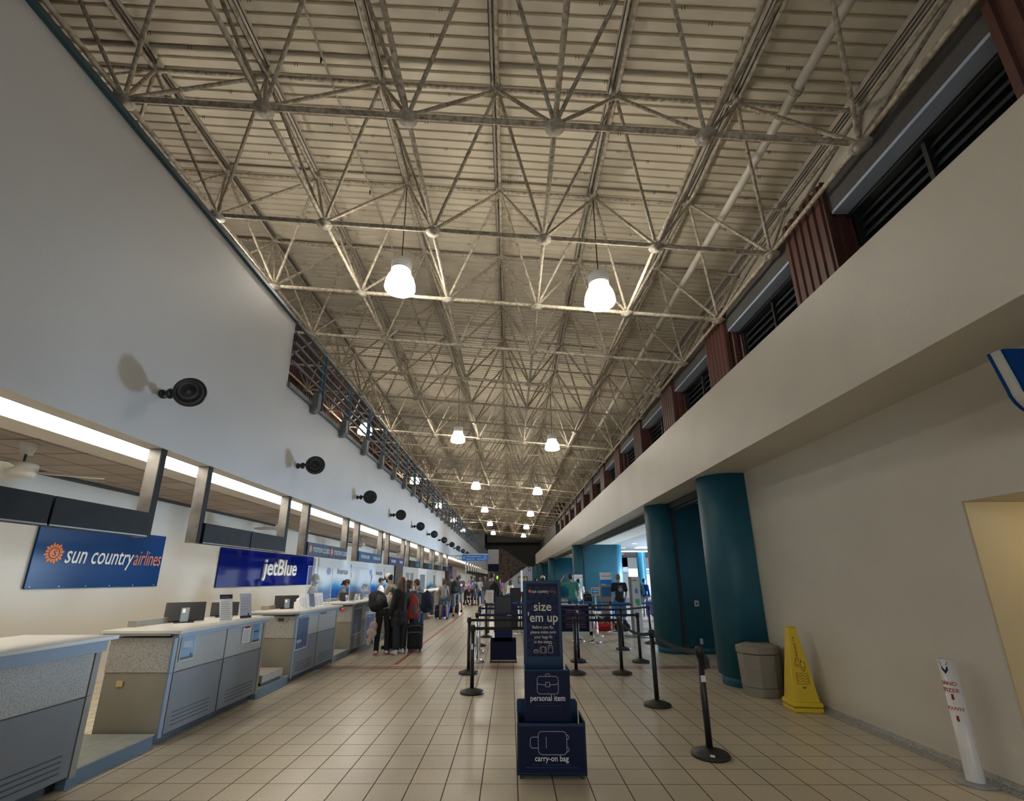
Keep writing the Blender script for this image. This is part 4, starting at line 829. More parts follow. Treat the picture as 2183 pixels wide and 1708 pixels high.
# policy board
pb = thing('policy_board', 'standing cream framed board with a navy policy poster behind the right belts', 'notice board', (1.42, 13.75, 0))
fb = MB(); fb.box((0, 0, 0.0), (0.05, 0.04, 0.95)).box((0.86, 0, 0.0), (0.94, 0.04, 0.95)).box((0, 0, 0.88), (0.94, 0.04, 0.95)).box((0, 0, 0.10), (0.94, 0.04, 0.20)); fb.build('frame', TOPM, pb)
for xx in (-0.02, 0.86): MB().box((xx, -0.12, 0), (xx+0.08, 0.16, 0.03)).build('foot', TOPM, pb)
MB().box((0.05, 0.005, 0.20), (0.86, 0.03, 0.88)).build('poster', NAVY, pb)
text('AVISO A CLIENTES', 0.05, (0.20, 0.0, 0.77), FACE_Y, CPRINT, pb, off=0.008)
for cx in (0.18, 0.50):
    tb_ = MB(); rd = MB()
    for k in range(11):
        zz = 0.72-0.042*k; (rd if k in (0, 4, 8) else tb_).box((cx, 0.002, zz), (cx+0.28-0.05*rnd.random(), 0.005, zz+0.014))
    tb_.build('text_block', DIMPRINT, pb); rd.build('red_text', REDP, pb)
# dark kiosks at the centre distance
for k, (x, y, w_, h_) in enumerate(((0.18, 16.2, 0.38, 1.36), (0.62, 16.3, 0.42, 1.22))):
    t = thing('dark_kiosk', ['left black kiosk cabinet behind the second sizer', 'right black kiosk cabinet behind the tall sizer'][k], 'kiosk', (x, y, 0))
    MB().box((-w_/2, 0, 0.04), (w_/2, 0.4, h_)).build('cabinet', BLACKM, t, bevel=0.01); MB().box((-w_/2+0.03, -0.006, h_*0.45), (w_/2-0.03, 0, h_-0.05)).build('door_panel', BLACK, t); MB().box((-w_/2+0.03, 0.03, 0), (w_/2-0.03, 0.37, 0.04)).build('plinth', BLACKM, t)
pw = thing('tall_post', 'tall thin white square post far away, left of the sizer top', 'post', (0.70, 28.0, 0)); MB().box((-0.06, -0.06, 0.02), (0.06, 0.06, 2.15)).build('shaft', PVC, pw); MB().box((-0.15, -0.15, 0), (0.15, 0.15, 0.02)).build('foot', ALU, pw)
# ================================================================ airline pylons and kiosks to the right
def pylon(label, x, y, w_, h_, hdr, m, rz=0.0, cat='pylon sign'):
    t = thing('pylon_sign', label, cat, (x, y, 0), rz)
    MB().box((0, 0, 0.03), (w_, 0.12, h_)).build('body', m, t); MB().box((-0.05, -0.1, 0), (w_+0.05, 0.25, 0.03)).build('foot', ALU, t)
    if hdr: MB().box((0, -0.004, h_-0.28), (w_, 0, h_)).build('header', PAPER, t); text('American', 0.085, (0.06, -0.006, h_-0.17), FACE_Y, DIMPRINT, t, off=0.008); MB().prism([(w_-0.08, -0.008, h_-0.08), (w_-0.05, -0.008, h_-0.09), (w_-0.02, -0.008, h_-0.18), (w_-0.05, -0.008, h_-0.17)], (0, 0.003, 0)).build('flight_mark', FLR, t)
    return t
BRB = mat('bright_airline_blue', (0.0, 0.18, 0.62), 0.4)
t = pylon('leaning blue airline pylon sign with a white header in front of the teal pier', 3.60, 18.6, 0.46, 1.90, True, BRB, 0.05)
text('Maleta', 0.07, (0.05, -0.006, 1.42), FACE_Y, WPRINT, t, off=0.012); MB().box((0.05, -0.005, 1.30), (0.36, 0, 1.33)).box((0.05, -0.005, 1.22), (0.30, 0, 1.25)).build('text_lines', mat('pale_blue_print', (0.1, 0.4, 0.8), 0.5), t)
t = pylon('pale airline pylon sign with a white header, half hidden by the green shirted man', 3.30, 24.0, 0.45, 1.86, True, mat('icy_blue_face', (0.35, 0.55, 0.66), 0.4))
t = thing('pylon_sign', 'tall white pylon sign with blue and green emblems on a round foot', 'pylon sign', (3.70, 14.3, 0), 0.12)
MB().box((0.02, -0.0, 0.02), (0.29, 0.05, 1.72)).build('white_face', PAPER, t); MB().box((-0.05, -0.01, 0.02), (0.02, 0.06, 1.72)).build('side_frame', LAM_S, t); MB().lathe([(0, 0), (0.42, 0), (0.42, 0.015), (0, 0.02)], (0.12, 0.02, 0), 30).build('foot_plate', ALU, t)
text('jetBlue', 0.055, (0.045, -0.004, 1.60), FACE_Y, NAVYF, t, off=0.01)
MB().prism([(0.12+0.055*math.cos(s)+0.04, -0.004, 1.30+0.09*math.sin(s)) for s in [PI/2+2*PI*i/6 for i in range(6)]], (0, 0.004, 0)).build('blue_emblem', mat('soft_blue_print', (0.12, 0.30, 0.60), 0.5), t)
MB().prism([(0.10, -0.004, 1.07), (0.24, -0.004, 1.07), (0.24, -0.004, 0.88), (0.16, -0.004, 0.88), (0.10, -0.004, 0.96)], (0, 0.004, 0)).build('green_emblem', mat('soft_green_print', (0.08, 0.42, 0.20), 0.5), t)
kk = thing('check_in_kiosk', 'grey self check-in kiosk beside the black shirted man', 'kiosk', (3.42, 16.6, 0))
MB().box((-0.16, 0, 0.0), (0.16, 0.3, 0.95)).build('pedestal', LAM_S, kk); MB().box((-0.22, -0.02, 0.95), (0.2, 0.26, 1.45)).build('head', LAM_S, kk); MB().box((-0.18, -0.026, 1.05), (0.16, -0.02, 1.38)).build('blue_panel', mat('kiosk_blue', (0.01, 0.12, 0.32), 0.35), kk)
# ================================================================ bin, cone, sanitizer tube, W sign
bn_ = thing('trash_bin', 'taupe octagonal plastic trash bin against the right wall', 'trash bin', (3.765, 7.40, 0), 0)
def octo(r1, r2, z0, z1, m_=None, cx=0.0, cy=0.0):
    m_ = m_ or MB(); a = [(math.cos(PI/8+PI/4*i), math.sin(PI/8+PI/4*i)) for i in range(8)]; k = 1/math.cos(PI/8)
    vs = [(cx+x*r1*k, cy+y*r1*k*0.85, z0) for x, y in a] + [(cx+x*r2*k, cy+y*r2*k*0.85, z1) for x, y in a]
    return m_.add(vs, [tuple(range(8))[::-1], tuple(range(8, 16))]+[(i, (i+1) % 8, 8+(i+1) % 8, 8+i) for i in range(8)])
octo(0.245, 0.262, 0.0, 0.12).build('lower_band', TRASH, bn_, bevel=0.006); octo(0.258, 0.275, 0.125, 0.575).build('body', TRASH, bn_, bevel=0.008)
octo(0.285, 0.285, 0.585, 0.68, octo(0.285, 0.20, 0.68, 0.715)).build('lid', TRASH, bn_, bevel=0.006)
MB().prism([(0.17*math.cos(t), 0.11*math.sin(t)*1.0, 0.716) for t in [2*PI*i/10 for i in range(10)]], (0, 0, 0.015)).build('lid_rim', TRASH, bn_); MB().prism([(0.13*math.cos(t), 0.08*math.sin(t), 0.731) for t in [2*PI*i/10 for i in range(10)]], (0, 0, 0.003)).build('opening', BLKP, bn_)
cn = thing('wet_floor_cone', 'tall yellow wet floor cone with dark red warning drawings by the right wall', 'warning cone', (3.86, 6.62, 0), -0.12)
def sq4(w0, d0, z0, w1, d1, z1, m_=None):
    m_ = m_ or MB(); vs = [(-w0, -d0, z0), (w0, -d0, z0), (w0, d0, z0), (-w0, d0, z0), (-w1, -d1, z1), (w1, -d1, z1), (w1, d1, z1), (-w1, d1, z1)]
    return m_.add(vs, [(0, 3, 2, 1), (4, 5, 6, 7), (0, 1, 5, 4), (1, 2, 6, 5), (2, 3, 7, 6), (3, 0, 4, 7)])
sq4(0.165, 0.14, 0.10, 0.05, 0.045, 1.02, sq4(0.05, 0.045, 1.02, 0.045, 0.04, 1.035)).build('tapered_body', YELLOW, cn, bevel=0.012)
sq4(0.185, 0.16, 0.0, 0.185, 0.16, 0.055).build('base_ring', YELLOW, cn, bevel=0.015); sq4(0.19, 0.165, 0.065, 0.182, 0.157, 0.125).build('upper_ring', YELLOW, cn, bevel=0.015)
sl_ = Matrix.Rotation(-math.atan((0.14-0.045)/0.92), 3, 'X'); FC = sl_ @ FACE_Y
def cf(pl, w_, nm): return lines2d([[(x*0.85-0.012, z*0.87+0.125) for x, z in q_] for q_ in pl], FC, (0, -0.144, 0.10), w_, mat('brick_red_print', (0.25, 0.045, 0.01), 0.5), cn, nm)
cf([arc(0.0, 0.77, 0.012, 0, 2*PI, 8), [(0.0, 0.735), (-0.004, 0.72)]], 0.006, 'top_mark')
cf([arc(0.005, 0.62, 0.010, 0, 2*PI, 8), [(0.0, 0.64), (-0.012, 0.69), (0.012, 0.69), (0.008, 0.64), (0.0, 0.64)]], 0.005, 'exclamation_mark')
cf([arc(0.0, 0.515, 0.010, 0, 2*PI, 8), [(0.0, 0.535), (-0.012, 0.585), (0.012, 0.585), (0.008, 0.535), (0.0, 0.535)]], 0.005, 'exclamation_mark')
cf([arc(-0.01, 0.465, 0.022, 0, 2*PI, 10), [(-0.03, 0.445), (-0.06, 0.38), (-0.03, 0.365), (-0.015, 0.40), (0.055, 0.30), (0.08, 0.315), (0.02, 0.40), (0.06, 0.345), (0.095, 0.35), (0.09, 0.43), (0.045, 0.435), (0.025, 0.41), (0.05, 0.47)]], 0.006, 'slipping_figure')
def wav(z): return [(-0.065+0.0155*i, z+0.010*math.sin(i*1.3)) for i in range(12)]
cf([wav(0.27-0.036*i) for i in range(5)]+[[(-0.065, 0.26), (-0.065, 0.13)], [(0.105, 0.26), (0.105, 0.13)]], 0.004, 'water_lines')
cf([arc(0.02, 0.075, 0.022, 0, 2*PI, 10, 0.012), [(0.0, 0.075), (0.04, 0.078)]], 0.006, 'maker_oval')
pv = thing('sanitizer_tube', 'white upright pipe with red HAND SANITIZER lettering on a round grey base by the wall', 'pipe stand', (3.93, 4.42, 0), 0)
MB().lathe([(0, 0), (0.14, 0), (0.145, 0.01), (0.12, 0.018), (0, 0.02)], n=30).build('base_disc', mat('worn_grey_disc', (0.40, 0.40, 0.38), 0.45, noise=0.3, nscale=10), pv)
MB().lathe([(0.062, 0.02), (0.062, 0.97), (0.056, 0.97), (0.056, 0.90), (0.0, 0.90)], n=28).build('pipe', PVC, pv)
def wrap(s_, size, z, a0, m, nm='lettering'):     # lettering bent around the pipe
    o = text(s_, size, (0, 0, 0), FACE_Y, m, pv, nm, off=0.012, depth=0.001)
    mx_ = max(v.co.x for v in o.data.vertices)
    for v in o.data.vertices:
        a = a0 + (v.co.x-mx_)/0.0632; rr = 0.0632 - (v.co.y); v.co = (rr*math.sin(a), -rr*math.cos(a), v.co.z+z)
    return o
A0 = -0.25
wrap('HAND', 0.045, 0.76, A0, REDP); wrap('SANITIZER', 0.045, 0.705, A0+0.15, REDP); wrap('PUSH DOWN', 0.042, 0.56, A0+0.1, REDP)
for z in (0.64, 0.47):
    o = MB().box((-0.008, 0, 0.02), (0.008, 0.001, 0.05)).prism([(-0.014, 0, 0.02), (0.014, 0, 0.02), (0, 0, 0.0)], (0, 0.001, 0)).build('red_arrow', REDP, pv)
    for v in o.data.vertices: a = -1.0+v.co.x/0.0632; v.co = (0.0638*math.sin(a), -0.0638*math.cos(a), v.co.z+z)
o = MB().prism([(-0.022, 0, 0.045), (0.022, 0, 0.045), (0.022, 0, 0.015), (0, 0, -0.02), (-0.022, 0, 0.015)], (0, 0.001, 0)).build('shield_mark', NAVYF, pv)
for v in o.data.vertices: a = -1.15+v.co.x/0.0632; v.co = (0.0638*math.sin(a), -0.0638*math.cos(a), v.co.z+0.87)
o = MB().prism([(-0.035, 0, 0.0), (0.035, 0, 0.0), (0.02, 0, -0.03), (-0.02, 0, -0.03)], (0, 0.001, 0)).build('grey_mark', BRACKET, pv)
for v in o.data.vertices: a = -1.2+v.co.x/0.0632; v.co = (0.0638*math.sin(a), -0.0638*math.cos(a), v.co.z+0.955)
ws = thing('restroom_sign', 'blue hanging sign with cream rim and letter W cut off by the frame edge', 'sign', (3.64, 3.0, 2.65))
pr_ = [(0.0, 0.65)]+[(0.055+0.34*(1-math.cos(t)), 0.38-0.26*math.sin(t)) for t in [PI/2*i/8 for i in range(9)]]
pr2 = pr_+[(1.25-x, z) for x, z in pr_[::-1]]
for yy, m_, s_, nm in ((0.0, SCBLUE, 1, 'front_face'), (0.02, TOPM, 1.0, 'cream_rim'), (0.075, SCBLUE, 1.0, 'rear_face')):
    off = 0.0 if nm == 'front_face' else -0.02 if nm == 'cream_rim' else -0.025
    MB().prism([((x-0.625)*(1-off*1.6)+0.625+(0.0), yy, z*1.0+(off if z < 0.6 else 0)) for x, z in pr2], (0, 0.02 if nm != 'cream_rim' else 0.055, 0)).build(nm, m_, ws)
text('WOMEN', 0.15, (0.115, -0.004, 0.40), FACE_Y, TOPM, ws, off=0.012)
MB().tube((0.3, 0.05, 0.65), (0.3, 0.05, 0.835), 0.012).tube((0.95, 0.05, 0.65), (0.95, 0.05, 0.835), 0.012).build('hanger_rods', ALU, ws)
# ================================================================ red guide tape on the floor
tag(MB().box((-2.36, 9.86, 0.0), (-2.30, 23.8, 0.003)).build('floor_tape', TAPE), 'red guide tape on the floor along the waiting line', 'tape')
# ================================================================ concourse beyond the piers
struct('wall_concourse_far', MB().box((6.5, 41.5, 0), (8.6, 41.8, 3.455)).box((9.9, 41.5, 0), (10.6, 41.8, 3.455)).box((8.6, 41.5, 2.5), (16, 41.8, 3.455)).box((13.5, 41.5, 0), (16, 41.8, 2.5)), mat('bright_plaster', (0.75, 0.78, 0.8), 0.5))
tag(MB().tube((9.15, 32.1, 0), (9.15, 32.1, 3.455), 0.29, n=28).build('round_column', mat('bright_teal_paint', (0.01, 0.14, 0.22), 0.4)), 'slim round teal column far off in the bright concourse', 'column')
gs = thing('bar_sign', 'green and white hanging sign far off in the concourse', 'sign', (8.2, 35.5, 2.0)); MB().box((0, 0, 0.14), (0.5, 0.1, 0.5)).build('green_half', mat('sign_green', (0.01, 0.30, 0.16), 0.4), gs); MB().box((0.5, 0, 0.14), (0.85, 0.1, 0.5)).build('white_half', PAPER, gs); MB().box((0, -0.01, 0), (0.85, 0.1, 0.13)).build('lower_strip', SCBL3, gs); text('the', 0.24, (0.22, -0.004, 0.24), FACE_Y, WPRINT, gs, off=0.02); MB().tube((0.4, 0.05, 0.5), (0.4, 0.05, 1.455), 0.01).build('rod', ALU, gs)
gs = thing('gate_sign', 'small bright blue hanging sign beside the teal pier in the concourse', 'sign', (9.9, 34, 1.95)); MB().box((0, 0, 0), (0.8, 0.1, 0.28)).build('board', BRB, gs); MB().box((0.1, -0.005, 0.15), (0.6, 0, 0.19)).box((0.1, -0.005, 0.08), (0.5, 0, 0.12)).build('text_lines', WPRINT, gs); MB().tube((0.4, 0.05, 0.28), (0.4, 0.05, 1.5), 0.01).build('rod', ALU, gs)
for k in range(22):
    x = 6.6+1.7*(k % 4)+0.3*(k//4 % 2); y = 17+3.6*(k//4)
    t = thing('downlight', 'round recessed downlight %s in the concourse ceiling' % (['nearest the pier row', 'second from the pier row', 'third from the pier row', 'farthest from the pier row'][k % 4]+', '+ordw(k//4)+' row'), 'downlight', (x, y, 3.44), 0, 'recessed concourse downlights')
    MB().lathe([(0.10, 0.014), (0.13, 0.0), (0.14, 0.005), (0.14, 0.014)], n=18).build('rim', PAPER, t); MB().lathe([(0, 0.004), (0.10, 0.004)], n=18).build('lens', mat('glowing_downlight', (1, 1, 1), 0.5, emit=(0.8, 0.9, 1.0), es=4), t)
for k, y in enumerate((23, 27, 31)):
    tag(MB().box((7.6, y, 3.43), (9.6, y+0.9, 3.454)).build('skylight_patch', mat('glowing_skylight', (1, 1, 1), 0.5, emit=(0.75, 0.88, 1.0), es=2.2)), '%s rectangular skylight patch in the concourse ceiling' % ordw(k).capitalize(), 'ceiling light')  # emissive slabs stand in for daylight through skylight patches
# warm light inside the passage on the right
pl_ = thing('passage_light', 'round ceiling light inside the yellow side passage', 'ceiling light', (4.95, 3.3, 2.34)); MB().lathe([(0, -0.05), (0.10, -0.045), (0.12, 0)], n=20).build('glass', mat('warm_glow', (1, 1, 1), 0.5, emit=(1.0, 0.80, 0.50), es=30), pl_)
# ================================================================ people
SK1 = mat('light_skin', (0.46, 0.25, 0.17), 0.5, noise=0.06, nscale=6); SK2 = mat('tan_skin', (0.30, 0.15, 0.09), 0.5, noise=0.06, nscale=6); SK3 = mat('brown_skin', (0.13, 0.06, 0.035), 0.5)
HB = mat('brown_hair', (0.085, 0.045, 0.022), 0.6, noise=0.4, nscale=20, bump=0.5, bscale=60); HD = mat('dark_hair', (0.012, 0.009, 0.008), 0.5, bump=0.5, bscale=60); HL = mat('blond_hair', (0.28, 0.17, 0.08), 0.6, noise=0.4, nscale=20, bump=0.5, bscale=60)
def cloth(n, c, nz=0.15): return mat(n, c, 0.85, noise=nz, nscale=5, bump=0.4, bscale=18)
MASKB = cloth('pale_blue_mask', (0.22, 0.48, 0.60)); MASKK = cloth('black_mask', (0.01, 0.01, 0.01))
def V(*a): return Vector(a)
def dirv(side, fwd, down): return V(side, fwd, -down).normalized()
def person(label, x, y, rz, H=1.72, hair=HB, skin=SK1, hairstyle='short', shirt=None, sleeve=0.5, trousers=None, leglen=1.0, shoes=None, mask=None,
           lean=(0, 0), twist=0.0, head=(0, 0.05), armL=((-0.12, 0.02, 1), (-0.02, 0.25, 1)), armR=((0.12, 0.02, 1), (0.02, 0.25, 1)),
           legL=((-0.05, 0.0, 1), (0, 0, 1)), legR=((0.05, 0.0, 1), (0, 0, 1)), vox=0.011, female=False, group=None, seat=None, loose=0.0, cap=None, smile=True):
    k = H/1.72; s = k
    zh = (0.90*k if seat is None else seat)
    hip = V(0, 0, zh); up = V(lean[0], lean[1], 1).normalized()
    sh = hip + up*0.52*k; neck = sh + up*0.06*k
    ax = V(1, 0, 0)
    hd = (up + V(head[0], head[1], 0)).normalized(); hc = neck + hd*0.155*k; fw = (V(0, 1, 0) + V(head[0]*0.0+head[0], 0, 0)).normalized()
    fw = (fw - hd*fw.dot(hd)).normalized(); sd = fw.cross(hd)
    w_sh = (0.165 if female else 0.185)*k; w_hip = 0.095*k
    body = MB(); R_ = lambda r: r*k
    # trunk
    body.cap(hip+V(-w_hip*0.6, 0, 0), R_(0.095), hip+V(w_hip*0.6, 0, 0), R_(0.095)).cap(hip+up*0.05*k, R_(0.105), hip+up*0.25*k, R_(0.095))
    body.cap(hip+up*0.25*k, R_(0.10), sh-up*0.12*k, R_(0.115)).cap(sh-ax*w_sh*0.55-up*0.10*k, R_(0.085), sh+ax*w_sh*0.55-up*0.10*k, R_(0.085))
    body.cap(sh-ax*(w_sh-0.02*k)-up*0.02*k, R_(0.052), sh+ax*(w_sh-0.02*k)-up*0.02*k, R_(0.052)).cap(sh, R_(0.06), neck+hd*0.05*k, R_(0.052))
    # head: skull, jaw, nose, ears
    RM = Matrix((sd, fw, hd)).transposed()
    body.ell(hc+hd*0.015*k-fw*0.008*k, (R_(0.076), R_(0.094), R_(0.098)), 14, 9, RM).ell(hc-hd*0.055*k+fw*0.03*k, (R_(0.056), R_(0.058), R_(0.062)), 12, 8, RM)
    body.cap(hc+fw*0.088*k+hd*0.015*k, R_(0.010), hc+fw*0.103*k-hd*0.02*k, R_(0.014), 8)
    for q in (-1, 1): body.ell(hc+sd*q*0.078*k-fw*0.005*k-hd*0.005*k, (R_(0.012), R_(0.02), R_(0.03)), 8, 6, RM)
    arms = []; legs = []
    for q, (u, f) in ((-1, armL), (1, armR)):
        a0 = sh+ax*q*w_sh-up*0.02*k; d1 = V(u[0], u[1], -u[2]).normalized(); d2 = V(f[0], f[1], -f[2]).normalized()
        el = a0+d1*0.275*k; wr = el+d2*0.25*k
        body.cap(a0, R_(0.048), el, R_(0.036)).cap(el, R_(0.037), wr, R_(0.026))
        # hand: palm, four fingers, thumb
        lat = d2.cross(V(0, 0, 1)) if abs(d2.z) < 0.9 else ax*1.0
        lat = (lat - d2*lat.dot(d2)).normalized(); pn = d2.cross(lat).normalized(); lat = fw if abs(d2.z) >= 0.9 else lat
        lat = (lat - d2*lat.dot(d2)).normalized(); pn = d2.cross(lat)
        pc = wr+d2*0.045*k
        for j in (-1, 0, 1): body.cap(wr+lat*j*0.010*k+d2*0.01*k, R_(0.015), wr+lat*j*0.022*k+d2*0.082*k, R_(0.013), 8)
        for j, L_ in ((-1.5, 0.062), (-0.5, 0.074), (0.5, 0.078), (1.5, 0.068)):
            b0 = wr+lat*j*0.0195*k+d2*0.088*k; m1 = b0+d2*L_*0.5*k-pn*q*0.010*k; body.cap(b0, R_(0.0095), m1, R_(0.009), 7).cap(m1, R_(0.009), m1+(d2*0.75-pn*q*0.6).normalized()*L_*0.5*k, R_(0.0075), 7)
        t0 = wr+lat*0.022*k+d2*0.025*k; t1 = t0+(lat*0.8+d2*0.7).normalized()*0.04*k; body.cap(t0, R_(0.012), t1, R_(0.010), 7).cap(t1, R_(0.010), t1+(lat*0.2+d2).normalized()*0.03*k, R_(0.008), 7)
        arms.append((a0, el, wr))
    for q, (u, f) in ((-1, legL), (1, legR)):
        h0 = hip+ax*q*w_hip-V(0, 0, 0.02*k); d1 = V(u[0], u[1], -u[2]).normalized(); d2 = V(f[0], f[1], -f[2]).normalized()
        kn = h0+d1*0.42*k; an = kn+d2*0.40*k
        body.cap(h0, R_(0.082 if not female else 0.086), kn, R_(0.052)).cap(kn, R_(0.053), kn+d2*0.14*k-V(0, 0.012*k, 0), R_(0.052)).cap(kn+d2*0.14*k-V(0, 0.01*k, 0), R_(0.052), an, R_(0.034))
        body.cap(an+V(0, -0.02*k, -0.03*k), R_(0.032), an+V(0, 0.13*k, -0.052*k), R_(0.024))
        legs.append((h0, kn, an))
    low = min(an.z for _, _, an in legs)-0.088*k
    dz = -low if seat is None else 0.0
    o = blob('person', body, skin, None, vox, 3); tag(o, label, 'person', group)
    o.location = (x, y, dz); o.rotation_euler = (0, 0, rz)
    # clothes
    if shirt:
        c = 0.014*k+loose; m_ = MB()
        m_.cap(hip+up*0.02*k+V(-w_hip*0.6, 0, 0), R_(0.098)+c, hip+up*0.02*k+V(w_hip*0.6, 0, 0), R_(0.098)+c).cap(hip+up*0.05*k, R_(0.112)+c, sh-up*0.12*k, R_(0.12)+c)
        m_.cap(sh-ax*w_sh*0.55-up*0.10*k, R_(0.088)+c, sh+ax*w_sh*0.55-up*0.10*k, R_(0.088)+c)
        if sleeve > 0: m_.cap(sh-ax*(w_sh-0.01*k)-up*0.025*k, R_(0.055)+c, sh+ax*(w_sh-0.01*k)-up*0.025*k, R_(0.055)+c)
        else: m_.cap(sh-ax*(w_sh*0.5)-up*0.03*k, R_(0.045)+c*0.5, sh+ax*(w_sh*0.5)-up*0.03*k, R_(0.045)+c*0.5)
        for a0, el, wr in arms:
            if sleeve <= 0: continue
            if sleeve < 1: e = a0+(el-a0)*min(1, sleeve*1.25); m_.cap(a0, R_(0.052)+c, e, R_(0.050)+c)
            else: m_.cap(a0, R_(0.052)+c, el, R_(0.044)+c).cap(el, R_(0.044)+c, wr, R_(0.036)+c)
        blob('shirt', m_, shirt, o, vox, 4)
    if trousers:
        c = 0.012*k; m_ = MB(); m_.cap(hip+V(-w_hip*0.6, 0, 0.02), R_(0.098)+c, hip+V(w_hip*0.6, 0, 0.02), R_(0.098)+c)
        for h0, kn, an in legs:
            tot = leglen*2
            if tot <= 1: e = h0+(kn-h0)*tot; m_.cap(h0, R_(0.086)+c, e, R_(0.080)+c+0.008)
            else: e = kn+(an-kn)*(tot-1); m_.cap(h0, R_(0.086)+c, kn, R_(0.060)+c).cap(kn, R_(0.060)+c, e, R_(0.046)+c)
        blob('trousers' if leglen > 0.6 else 'shorts', m_, trousers, o, vox, 4)
    if shoes:
        for h0, kn, an in legs:
            m_ = MB(); m_.cap(an+V(0, -0.03*k, -0.045*k), R_(0.044), an+V(0, 0.14*k, -0.055*k), R_(0.037)); m_.cap(an+V(0, -0.02*k, -0.01*k), R_(0.042), an+V(0, 0.03*k, -0.03*k), R_(0.044))
            blob('shoe', m_, shoes, o, max(vox*0.8, 0.009), 3)
    # face
    for q in (-1, 1):
        MB().ell(hc+sd*q*0.031*k+fw*0.083*k+hd*0.018*k, (R_(0.012), R_(0.008), R_(0.007)), 8, 6, RM).build('eye', WPRINT, o)
        MB().ell(hc+sd*q*0.031*k+fw*0.0895*k+hd*0.018*k, (R_(0.005), R_(0.004), R_(0.0055)), 8, 6, RM).build('pupil', BLKP, o)
        MB().cap(hc+sd*q*0.018*k+fw*0.090*k+hd*0.038*k, R_(0.004), hc+sd*q*0.045*k+fw*0.082*k+hd*0.036*k, R_(0.003), 6).build('eyebrow', hair, o)
    if mask:
        blob('face_mask', MB().ell(hc-hd*0.045*k+fw*0.056*k, (R_(0.060), R_(0.058), R_(0.052)), 12, 8, RM), mask, o, 0.009, 2)
        for q in (-1, 1): MB().tube(hc-hd*0.02*k+fw*0.07*k+sd*q*0.054*k, hc+sd*q*0.085*k, R_(0.003), n=5).build('mask_loop', mask, o)
    else: MB().cap(hc-hd*0.058*k+fw*0.087*k-sd*0.02*k, R_(0.005), hc-hd*0.058*k+fw*0.087*k+sd*0.02*k, R_(0.005), 8).build('mouth', mat('lip_pink', (0.30, 0.10, 0.08), 0.5), o)
    h_ = MB()
    if hairstyle:
        h_.ell(hc+hd*0.030*k-fw*0.020*k, (R_(0.086), R_(0.096), R_(0.098)), 14, 9, RM).ell(hc+hd*0.0*k-fw*0.045*k, (R_(0.082), R_(0.068), R_(0.085)), 12, 8, RM)
        if hairstyle == 'long':
            h_.cap(hc-fw*0.05*k, R_(0.09), hc-fw*0.075*k-V(0, 0, 0.24*k), R_(0.10)).cap(hc+sd*0.05*k-fw*0.02*k, R_(0.055), hc+sd*0.09*k-fw*0.03*k-V(0, 0, 0.22*k), R_(0.06)).cap(hc-sd*0.05*k-fw*0.02*k, R_(0.055), hc-sd*0.09*k-fw*0.03*k-V(0, 0, 0.22*k), R_(0.06))
        if hairstyle == 'bun': h_.ell(hc-fw*0.11*k-hd*0.01*k, (R_(0.05),)*3).cap(hc-fw*0.09*k-hd*0.02*k, R_(0.045), hc-fw*0.12*k-hd*0.10*k, R_(0.03))
        if hairstyle == 'messy':
            rr = random.Random(int(abs(x*100)))
            for _ in range(14): h_.ell(hc+hd*0.03*k-fw*0.03*k+V(rr.uniform(-1, 1), rr.uniform(-1, 1), rr.uniform(-.3, 1))*0.075*k, (R_(0.04),)*3)
            h_.cap(hc-fw*0.05*k, R_(0.085), hc-fw*0.06*k-V(0, 0, 0.08*k), R_(0.075))
        if hairstyle == 'pony': h_.cap(hc-fw*0.10*k+hd*0.03*k, R_(0.04), hc-fw*0.14*k-hd*0.20*k, R_(0.025))
        blob('hair', h_, hair, o, 0.012, 2)
    if cap:
        m_ = MB().ell(hc+hd*0.048*k-fw*0.008*k, (R_(0.094), R_(0.108), R_(0.082)), 16, 10, RM); blob('cap_crown', m_, cap[0], o, 0.010, 3)
        bd = fw*cap[2]; br = MB().ell(hc+hd*0.045*k+bd*0.125*k, (R_(0.072), R_(0.075), R_(0.010)), 14, 6, RM); blob('cap_brim', br, cap[1], o, 0.008, 2)
    o['sh'] = 0; del o['sh']
    return o, dict(hip=hip+V(0, 0, dz), sh=sh+V(0, 0, dz), hc=hc+V(0, 0, dz), up=up, k=k, hands=[w_+V(0, 0, dz) for _, _, w_ in arms], fw=fw, hd=hd, sd=sd)
def world(p, x, y, rz): return V(x+p.x*math.cos(rz)-p.y*math.sin(rz), y+p.x*math.sin(rz)+p.y*math.cos(rz), p.z)
